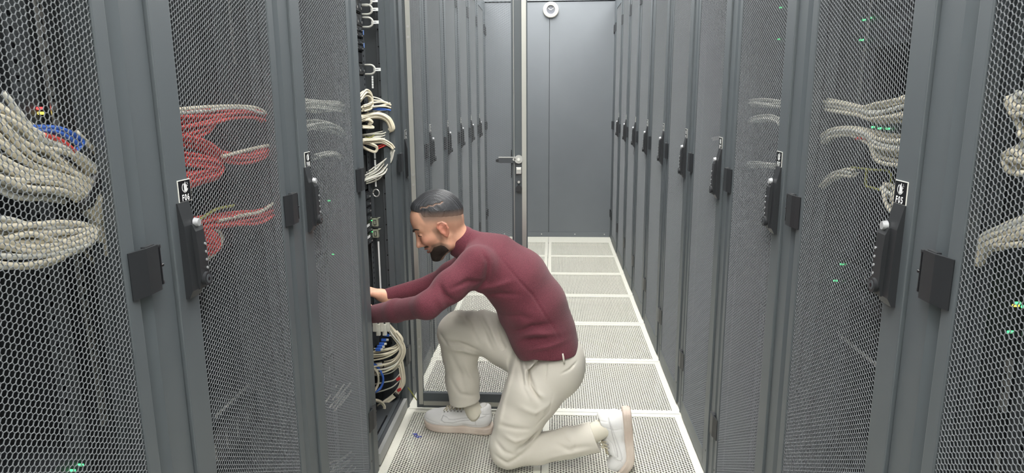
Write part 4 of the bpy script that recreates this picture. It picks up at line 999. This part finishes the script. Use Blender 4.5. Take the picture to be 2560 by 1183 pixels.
# pale vertical strips and small fittings glimpsed behind the doors
def strip_(label, s, a, b, d, w_=.010, mt=ZINC, name='cable_guide'):
    A = atX(a[0], a[1], s * (XF + d)); Bq = atX(b[0], b[1], s * (XF + d)); n = (Bq - A); c = A
    g = MB(); u = n.normalized(); v = Vector((0, 1, 0)); v = (v - u * v.dot(u)).normalized() if abs(u.y) < .9 else Vector((0, 0, 1)); wv_ = u.cross(v)
    L_ = n.length; q = [(-w_ / 2, -.001), (w_ / 2, -.001), (w_ / 2, .001), (-w_ / 2, .001)]
    vs = [tuple(v * p[0] + wv_ * p[1]) for p in q] + [tuple(u * L_ + v * p[0] + wv_ * p[1]) for p in q]
    g.add(vs, [(3, 2, 1, 0), (4, 5, 6, 7), (0, 1, 5, 4), (1, 2, 6, 5), (2, 3, 7, 6), (3, 0, 4, 7)], mt)
    if abs(u.z) > .8:
        k = .02
        while k < L_ - .02:
            p = u * k; g.add([tuple(p + v * x_ + wv_ * y_ + u * z_) for x_ in (-w_ * .2, w_ * .2) for y_ in (-.0016, .0016) for z_ in (0, .009)], [(0, 1, 3, 2), (4, 6, 7, 5), (0, 4, 5, 1), (2, 3, 7, 6), (0, 2, 6, 4), (1, 5, 7, 3)], BLACK); k += .022
    o = g.build(name); o.location = c; tag(o, label, 'cable guide', 'pale strips behind the rack doors'); return o
strip_('pale perforated vertical strip in the leftmost rack, running down behind the beige bundles', -1, (60, -200), (262, 1060), .10, .014)
strip_('thin pale vertical strip behind the F06 door, above the red bundles', -1, (562, -120), (588, 160), .10, .008)
strip_('thin pale strip slanting down between the F06 red bundles', -1, (585, 235), (640, 345), .10, .006)
strip_('thin pale strip slanting up low behind the F06 door', -1, (538, 1042), (622, 962), .10, .006)
strip_('pale vertical strip behind the F05 door, above the cable loops', 1, (2186, -60), (2143, 262), .10, .009)
strip_('thin pale strip slanting across the lower F05 door', 1, (2096, 836), (2202, 922), .10, .007)
strip_('pale vertical bar low in the rack past the F05 hinge', 1, (2524, 898), (2504, 1028), .10, .014)
strip_('short pale vertical bar at the very bottom of the rack past the F05 hinge', 1, (2496, 1132), (2484, 1230), .10, .010)
for x, y, s, lab in ((2052, 757, 1, 'small white tag low behind the F05 door'), (1880, 545, 1, 'small white tag low behind the F07 door'), (868, 775, -1, 'small white tag low behind the F08 door')):
    p = atX(x, y, s * (XF + .104)); g = MB(); g.box((-.001, -.022, -.006), (.001, .022, .006), LABELW, .0005); o = g.build('paper_tag'); o.location = p; tag(o, lab, 'tag', 'paper tags in the racks')

# ================================================================== THE OPEN RACK F10 (seen end-on through the doorway; fronts face the aisle)
YO = 2.755
def at10(x, y, Y=YO): return atY(x, y, Y)
y10a, y10b = 2.23 + .075, 2.23 + .525
def unit(z0, z1, label, name='server', kind='server', mt=GLOSSB, xf=-.716):
    r = empty(name, (xf, (y10a + y10b) / 2, z0), label=label, cat=kind, group='equipment in the open rack'); g = MB()
    g.box((-.02, y10a - r.location.y, 0), (0, y10b - r.location.y, z1 - z0), mt, .0015); g.build('front_panel', r)
    g = MB(); g.box((-.70, y10a + .01 - r.location.y, .001), (-.0205, y10b - .01 - r.location.y, z1 - z0 - .001), DARK); g.build('chassis', r)
    return r
def drives(r, z0, z1, n, rows=1, mt=BLACK):
    hgt = (z1 - z0) / rows; w_ = (y10b - y10a - .03) / n
    for j in range(rows):
        for i in range(n):
            yy = y10a + .01 + i * w_ - r.location.y; g = MB()
            g.box((0, yy + .001, z0 + j * hgt + .0015), (.006, yy + w_ - .001, z0 + (j + 1) * hgt - .0015), mt, .001)
            g.box((.006, yy + w_ * .2, z0 + j * hgt + hgt * .3), (.0075, yy + w_ * .55, z0 + j * hgt + hgt * .7), DARK)
            g.box((.006, yy + w_ * .7, z0 + j * hgt + hgt * .25), (.007, yy + w_ * .85, z0 + j * hgt + hgt * .45), ZINC); g.build('drive_tray', r)
def ear(r, zc, h=.036, tagm=True):
    """U-shaped pull handle lying in the vertical plane, with a paper tag"""
    yy = y10b - r.location.y - .004; g = MB(); pts = []
    for i in range(15):
        a = -PI / 2 + PI * i / 14 * 1.0; pts.append(Vector((.022 + .020 * math.cos(a) * 1.0, yy, zc + h / 2 * math.sin(a))))
    pts = [Vector((-.002, yy, zc - h / 2))] + pts + [Vector((-.002, yy, zc + h / 2))]
    g.tube(pts, .0042, mat('pale_handle', srgb(188, 188, 182), .45), 8, flat=1.0); g.build('pull_handle', r)
    if tagm:
        g = MB(); g.box((.036, yy - .002, zc - .006), (.066, yy - .001, zc + .006), LABELW, .0004)
        for i in range(5): g.box((.042 + i * .003, yy - .0023, zc - .0015), (.0442 + i * .003, yy - .002, zc + .0012), DARK)
        g.build('paper_tag', r)
zc = lambda x, y: at10(x, y).z
for (ya, yb, yh, lab) in ((-28, 14, 2, 'server at the very top of the open rack, handle cut by the photo edge'), (16, 50, 24, 'server with pale handle and tag, second from the top of the open rack'), (52, 84, 56, 'server with pale handle and tag, just above the twin drive boxes of the open rack')):
    z0, z1 = zc(925, yb - 14), zc(925, ya - 14); r = unit(z0, z1, lab); drives(r, .003, z1 - z0 - .003, 8); ear(r, zc(925, yh) - z0)
for (ya, yb, lab) in ((68, 98, 'twin-row drive box in the open rack with a tiny blue light, upper of the pair'), (100, 130, 'twin-row drive box in the open rack with a tiny blue light, lower of the pair')):
    z0, z1 = zc(925, yb), zc(925, ya); r = unit(z0, z1, lab, 'drive_enclosure', 'drive enclosure', DARK); drives(r, .003, z1 - z0 - .003, 6, 2)
    g = MB(); g.box((-.0, y10b - r.location.y - .006, (z1 - z0) * .35), (.004, y10b - r.location.y - .003, (z1 - z0) * .75), BLUEL); g.build('indicator_light', r)
z0, z1 = zc(925, 158), zc(925, 133); unit(z0, z1, 'black panel standing in for the dark gap under the twin drive boxes', 'blanking_panel', 'blanking panel', BLACK)  # black sheet put in for the shade of an open gap
z0, z1 = zc(925, 188), zc(925, 160); r = unit(z0, z1, 'server with pale handle and tag just above the beige cables of the open rack'); drives(r, .003, z1 - z0 - .003, 8); ear(r, zc(930, 174) - z0)
z0, z1 = zc(930, 228), zc(930, 190); unit(z0, z1, 'plain dark panel directly above the beige cables of the open rack', 'blanking_panel', 'blanking panel', DARK)
for (ya, yb, lab) in ((240, 262, 'black patch panel behind the upper beige loop of the open rack'), (290, 312, 'black patch panel behind the middle beige loop of the open rack'), (345, 370, 'black patch panel behind the lower beige loop of the open rack')):
    z0, z1 = zc(925, yb), zc(925, ya); r = unit(z0, z1, lab, 'patch_panel', 'patch panel', BLACK, -.735)
    for i in range(16):
        g = MB(); yy = y10a + .012 + i * .027 - r.location.y; g.box((0, yy, .008), (.006, yy + .018, z1 - z0 - .008), DARK, .001); g.build('port', r)
z0, z1 = zc(930, 470), zc(930, 385); unit(z0, z1, 'tall plain black panel between the beige cables and the lower servers', 'blanking_panel', 'blanking panel', BLACK, -.722)
# lower server block with the ring handle and two grey-green latches
z0, z1 = zc(935, 548), zc(935, 474); r = unit(z0, z1, 'tall server with a ring handle, level with the man\'s head'); drives(r, .003, z1 - z0 - .003, 5, 4)
g = MB(); yy = y10b - r.location.y; g.box((-.003, yy - .004, .004), (.012, yy - .001, z1 - z0), DARK, .001); g.build('side_bracket', r)
g = MB(); zr = z1 - z0 - .010; g.tube([Vector((.010 + .013 - .013 * math.cos(a), yy - .004, zr - .004 + .015 * math.sin(a))) for a in [2 * PI * i / 18 for i in range(19)]], .0028, ZINC, 8); g.build('ring_handle', r)
for (ya, yb, lab) in ((548, 574, 'slim server with a white label and grey-green latch, upper of the two'), (576, 602, 'slim server with a white label and grey-green latch, lower of the two')):
    z0, z1 = zc(935, yb), zc(935, ya); r = unit(z0, z1, lab); yy = y10b - r.location.y; drives(r, .002, (z1 - z0) * .5, 5)
    g = MB(); g.box((0, yy - .11, (z1 - z0) * .55), (.0012, yy - .045, (z1 - z0) * .8), LABELW, .0003); g.build('paper_label', r)
    zq = (z1 - z0) * .5 + .010
    g = MB(); g.box((.002, yy - .018, zq - .016), (.028, yy + .002, zq + .020), OLIVE, .002); g.box((.010, yy - .0195, zq - .010), (.022, yy - .018, zq + .012), BLACK, .0004); g.box((.0125, yy - .0205, zq - .007), (.0195, yy - .0185, zq + .009), OLIVE, .0004); g.prism([(.004, zq + .020), (.036, zq + .020), (.028, zq + .016)], 'y', yy - .018, yy + .002, OLIVE); g.build('latch', r)
    g = MB(); g.cyl((.002, yy - .022, zq + .010), (.005, yy - .022, zq + .010), .0018, GREENL, 8); g.build('indicator_light', r)
# pale vertical cable ruler and dark pipe at the far side
for (y0, y1, lab) in ((190, 222, 'short pale strip above the beige cables of the open rack'), (382, 470, 'pale jointed strip beside the tall black panel of the open rack'), (604, 748, 'long pale vertical strip above the man\'s hands')):
    a, b = at10(931 if y0 == 190 else (937 if y0 == 382 else 946), y0), at10(932 if y0 == 190 else (940 if y0 == 382 else 953), y1); g = MB(); L_ = (b - a); n = 5
    for i in range(n):
        p, q = L_ * (i / n), L_ * ((i + .82) / n if y0 != 604 else (i + 1) / n); g.box((p.x - .003, -.002, p.z), (p.x + .003, .002, q.z), LABELW)
    o = g.build('marker_strip'); o.location = a; tag(o, lab, 'marker strip', 'pale strips in the open rack')
# shelf where the hands work
z0 = zc(940, 752) - .02
r = empty('rack_shelf', (-.73, 2.5, zc(940, 700)), label='black shelf edge just above the man\'s working hands', cat='shelf'); g = MB(); g.box((-.5, -.22, -.012), (.0, .22, 0), BLACK, .001); g.build('deck', r)
g = MB(); g.prism([(-.09, -.012), (0, -.012), (-.09, -.06)], 'y', .205, .21, DARK); g.build('bracket', r)
# cables of the open rack
def c10(*pts): return [at10(p[0], p[1], p[2] if len(p) > 2 else 2.735) for p in pts]
bundle('upper beige cable loop coiled in the open rack, blue cables tucked under it', c10((895, 250, 2.60), (912, 232, 2.66), (926, 240, 2.70), (926, 262, 2.70), (905, 272, 2.62)), 7, [.014, .014, .013, .013, .014], BEIGE, .0036, seed=31,
       extra=[(c10((905, 272, 2.66), (935, 268, 2.72), (960, 262, 2.75), (976, 258, 2.755)), BEIGE, .0036), (c10((905, 266, 2.66), (935, 257, 2.72), (960, 256, 2.75), (978, 263, 2.755)), BEIGE, .0036), (c10((912, 270, 2.66), (940, 266, 2.72), (965, 266, 2.75), (977, 270, 2.76)), BEIGE, .0036),
              (c10((930, 250, 2.72), (950, 252, 2.74), (970, 257, 2.76)), BEIGE, .003), (c10((930, 242, 2.73), (950, 248, 2.75), (972, 262, 2.76)), GREYC, .003), (c10((932, 273, 2.73), (955, 275, 2.75), (974, 274, 2.76)), BLUEC, .003), (c10((936, 269, 2.73), (958, 272, 2.75), (977, 276, 2.76)), BLUEC, .003), (c10((934, 285, 2.73), (950, 278, 2.75), (965, 275, 2.76)), BEIGE, .003), (c10((932, 278, 2.73), (945, 276, 2.75), (960, 272, 2.76)), GREYC, .003)])
bundle('middle beige cable bundle of the open rack arching down to the far side', c10((900, 296, 2.60), (925, 290, 2.70), (950, 290, 2.74), (970, 300, 2.755), (980, 320, 2.76), (975, 326, 2.765)), 11, [.010, .010, .014, .013, .010, .008], BEIGE, .0034, seed=32,
       extra=[(c10((914, 272, 2.68), (922, 285, 2.70), (923, 296, 2.70)), BEIGE, .003)])
bundle('small beige coil at the edge of the middle bundle in the open rack', c10((900, 302, 2.62), (918, 298, 2.66), (930, 305, 2.68), (922, 312, 2.68), (932, 318, 2.69), (905, 318, 2.64)), 4, [.006, .006, .006, .006, .006, .006], BEIGE, .0036, seed=33)
bundle('grey cables fanning out below the middle bundle of the open rack', c10((977, 322, 2.775), (965, 334, 2.77), (945, 342, 2.76), (905, 350, 2.72)), 9, [.006, .012, .020, .024], GREYC, .0028, seed=34)
bundle('lower beige cable bundle of the open rack arching to the far side', c10((905, 352, 2.62), (930, 352, 2.70), (955, 352, 2.74), (975, 362, 2.755), (984, 372, 2.76)), 9, [.008, .010, .010, .010, .007], BEIGE, .0034, seed=35,
       extra=[(c10((940, 368, 2.74), (955, 362, 2.75), (968, 358, 2.76)), REDC, .0034), (c10((942, 374, 2.74), (958, 366, 2.75), (968, 362, 2.76)), REDC, .003), (c10((912, 342, 2.7), (925, 344, 2.72), (936, 338, 2.74)), YELC, .002)])
bundle('loose beige cable loop with white plugs in front of the lower bundle', c10((905, 356, 2.64), (925, 360, 2.68), (942, 368, 2.70), (938, 380, 2.70), (918, 374, 2.67), (900, 362, 2.63)), 3, [.004] * 6, BEIGE, .0034, seed=36)
bundle('long grey cables fanning down from the lower bundle to the panel ports', c10((984, 374, 2.775), (975, 395, 2.772), (960, 415, 2.765), (944, 432, 2.75), (905, 450, 2.70)), 10, [.005, .014, .022, .026, .02], GREYC, .003, seed=37)
# below the arms
bundle('upper sheaf of grey-beige cables hanging below the man\'s forearm', c10((968, 812, 2.74), (985, 835, 2.745), (1000, 858, 2.745), (1005, 880, 2.745), (990, 905, 2.74), (960, 918, 2.72), (915, 925, 2.66)), 16, [.010, .016, .013, .014, .020, .028, .03], BMIX, .0033, seed=38)
bundle('looping beige cables at mid height below the forearm, blue boots on the plugs', c10((910, 890, 2.64), (950, 886, 2.70), (975, 880, 2.73), (995, 868, 2.745), (1003, 850, 2.745), (990, 830, 2.74)), 11, [.026, .024, .020, .012, .010, .008], BEIGE, .0033, seed=39)
bundle('lower sheaf of beige cables with red tape bands near the rack base', c10((1000, 900, 2.745), (1006, 930, 2.75), (1006, 960, 2.75), (990, 985, 2.745), (965, 1005, 2.73), (945, 1018, 2.70)), 9, [.012, .012, .012, .010, .010, .008], BEIGE, .0036, seed=40,
       extra=[(c10((925, 962, 2.68), (962, 956, 2.73), (985, 950, 2.74), (1000, 935, 2.745)), GREYC, .003), (c10((925, 985, 2.68), (960, 976, 2.73), (985, 965, 2.74), (1003, 945, 2.745)), GREYC, .003), (c10((925, 940, 2.68), (960, 936, 2.73), (980, 930, 2.74), (998, 915, 2.745)), GREYC, .003)], strap=.60)
bundle('blue cables curving in front of the beige sheaf near the rack base', c10((925, 905, 2.66), (945, 918, 2.68), (958, 945, 2.69), (952, 970, 2.68), (930, 985, 2.65)), 4, [.004] * 5, BLUEC, .0036, seed=41)
bundle('pale cables curving beside the blue ones near the rack base', c10((925, 915, 2.64), (942, 930, 2.66), (946, 955, 2.67), (938, 975, 2.66), (925, 985, 2.64)), 3, [.004] * 5, BEIGE, .0036, seed=42)
bundle('coil of beige cable resting on the base of the open rack', c10((925, 1000, 2.62), (950, 1004, 2.66), (962, 1018, 2.67), (950, 1030, 2.66), (925, 1030, 2.62), (950, 1038, 2.66), (945, 1050, 2.66), (925, 1050, 2.63)), 4, [.007] * 8, BEIGE, .0036, seed=43)
bundle('single black cable loop beside the blue cables of the open rack', c10((925, 885, 2.68), (948, 888, 2.71), (957, 905, 2.72), (957, 935, 2.72)), 2, [.004] * 4, BLKC, .0036, seed=44)
# slanted patch panel with blue-booted plugs
r = empty('network_switch', c10((955, 850, 2.70))[0], label='dark switch below the forearm with blue booted plugs along its face', cat='network switch'); c = r.location
g = MB(); g.box((-.6, -.40, -.03), (-.03, .04, .045), DARK, .002); g.build('chassis', r)
for i, (x, y, Y, mt) in enumerate(((968, 838, 2.735, BLUEC), (960, 850, 2.715, BLUEC), (955, 860, 2.70, BLUEC), (950, 867, 2.685, BLUEC), (946, 874, 2.67, BLUEC))):
    p = at10(x, y, Y) - c; g = MB(); g.box((p.x - .012, p.y - .006, p.z - .006), (p.x + .010, p.y + .006, p.z + .006), mt, .002); g.box((p.x + .010, p.y - .004, p.z - .004), (p.x + .020, p.y + .004, p.z + .004), GREYC, .001); g.build('plug', r)
for i in range(5):
    p = at10(938 + i * 8, 812 + (i % 2) * 10, 2.66 + i * .015) - c; g = MB(); g.box((p.x - .01, p.y - .007, p.z - .03), (p.x + .008, p.y + .007, p.z + .02), GREYC, .003); g.build('plug', r)
o = MB(); p = at10(946, 912, 2.70); o.box((-.016, -.002, -.008), (.016, .0, .008), LABELW, .0005); o = o.build('paper_tag'); o.location = p; tag(o, 'white tag above the blue cables of the open rack', 'tag', 'paper tags in the racks')
for x, y in ((999, 948), (1001, 975)):
    p = at10(x - 3, y, 2.735); g = MB(); g.box((-.009, -.006, -.006), (.009, .008, .006), mat('red_tape', srgb(190, 50, 50), .5), .003); o = g.build('tape_band'); o.location = p; o.rotation_euler = (0, -.5, 0); tag(o, 'red tape band on the lower cable sheaf, ' + ('upper' if y < 960 else 'lower') + ' of two', 'tape', 'red tape bands')
xa, xb, xc = at10(941, 100, 2.812).x, at10(956, 100, 2.812).x, at10(960, 100, 2.812).x
g = MB(); g.box((xa, 2.806, .06), (xb, 2.8125, 2.17), mat('rail_grey', srgb(84, 88, 92), .5), .0008); z = .10
while z < 2.15: g.cyl((xb * .35 + xa * .65, 2.8045, z), (xb * .35 + xa * .65, 2.806, z), .0026, GLOSSB, 8); z += .0667
g.box((xb, 2.80, .06), (xc, 2.8125, 2.17), GLOSSB)  # black strip standing in for the shaded gap beside the rail
g.build('side_rail', RACKS['F10'], (0, -2.23, 0))
# base sill of the open rack
g = MB(); g.box((-.602, 2.29, .010), (-.618, 2.77, .056), mat('sill_grey', srgb(150, 152, 150), .45), .001); g.box((-.618, 2.29, .050), (-.71, 2.77, .056), DARK); g.box((-.64, 2.42, .0562), (-.655, 2.60, .0572), GLOSSB, .0003)
o = g.build('sill', RACKS['F10'], (0, -(2.23), 0))
# earth wire from the rack to the open door
pts = spline([at10(1002, 962, 2.755), at10(1012, 962, 2.79), at10(1024, 975, 2.80), at10(1040, 998, 2.80), at10(1052, 1012, 2.79), at10(1066, 1014, 2.782)], 8)
r = empty('earth_wire', pts[0], label='thin green-yellow earth wire joining the open rack to its door', cat='wire'); g = MB(); g.tube([p - pts[0] for p in pts], .0022, YELC, 8); g.build('wire', r)
g = MB(); q = pts[-1] - pts[0]; g.cyl(q, q + Vector((.016, 0, -.001)), .0035, ORANGE, 10); g.cyl(q + Vector((.016, 0, -.001)), q + Vector((.026, 0, -.001)), .003, ZINC, 10); g.build('terminal', r)
# scrap of blue tie on the floor
p = [atX(0, 0, 0)] ; g = MB(); z_ = Vector((-.518, 2.536, .003))
for a, b in (((-.016, .012), (.004, .004)), ((.0, .018), (-.006, -.006)), ((.004, .004), (.014, -.014)), ((.014, -.014), (.026, -.010)), ((.0, -.010), (.012, -.020))):
    g.tube([Vector((a[0], a[1], 0)), Vector(((a[0] + b[0]) / 2, (a[1] + b[1]) / 2, .003)), Vector((b[0], b[1], 0))], .0018, mat('blue_tie', srgb(80, 90, 190), .5), 6)
o = g.build('cable_tie'); o.location = z_; tag(o, 'crumpled little blue cable tie on the floor beside the planted shoe', 'cable tie')
# ------------------------------------------------------------------ world and view
w = bpy.data.worlds.new('world'); S.world = w; w.use_nodes = True
w.node_tree.nodes['Background'].inputs[0].default_value = (.8, .85, .9, 1); w.node_tree.nodes['Background'].inputs[1].default_value = .3
S.view_settings.view_transform = 'Standard'; S.view_settings.look = 'None'; S.view_settings.gamma = 1
S.view_settings.use_curve_mapping = False; S.view_settings.exposure = 0
S.cycles.max_bounces = 7; S.cycles.diffuse_bounces = 4; S.cycles.glossy_bounces = 3; S.cycles.use_denoising = True
S.cycles.caustics_reflective = False; S.cycles.caustics_refractive = False
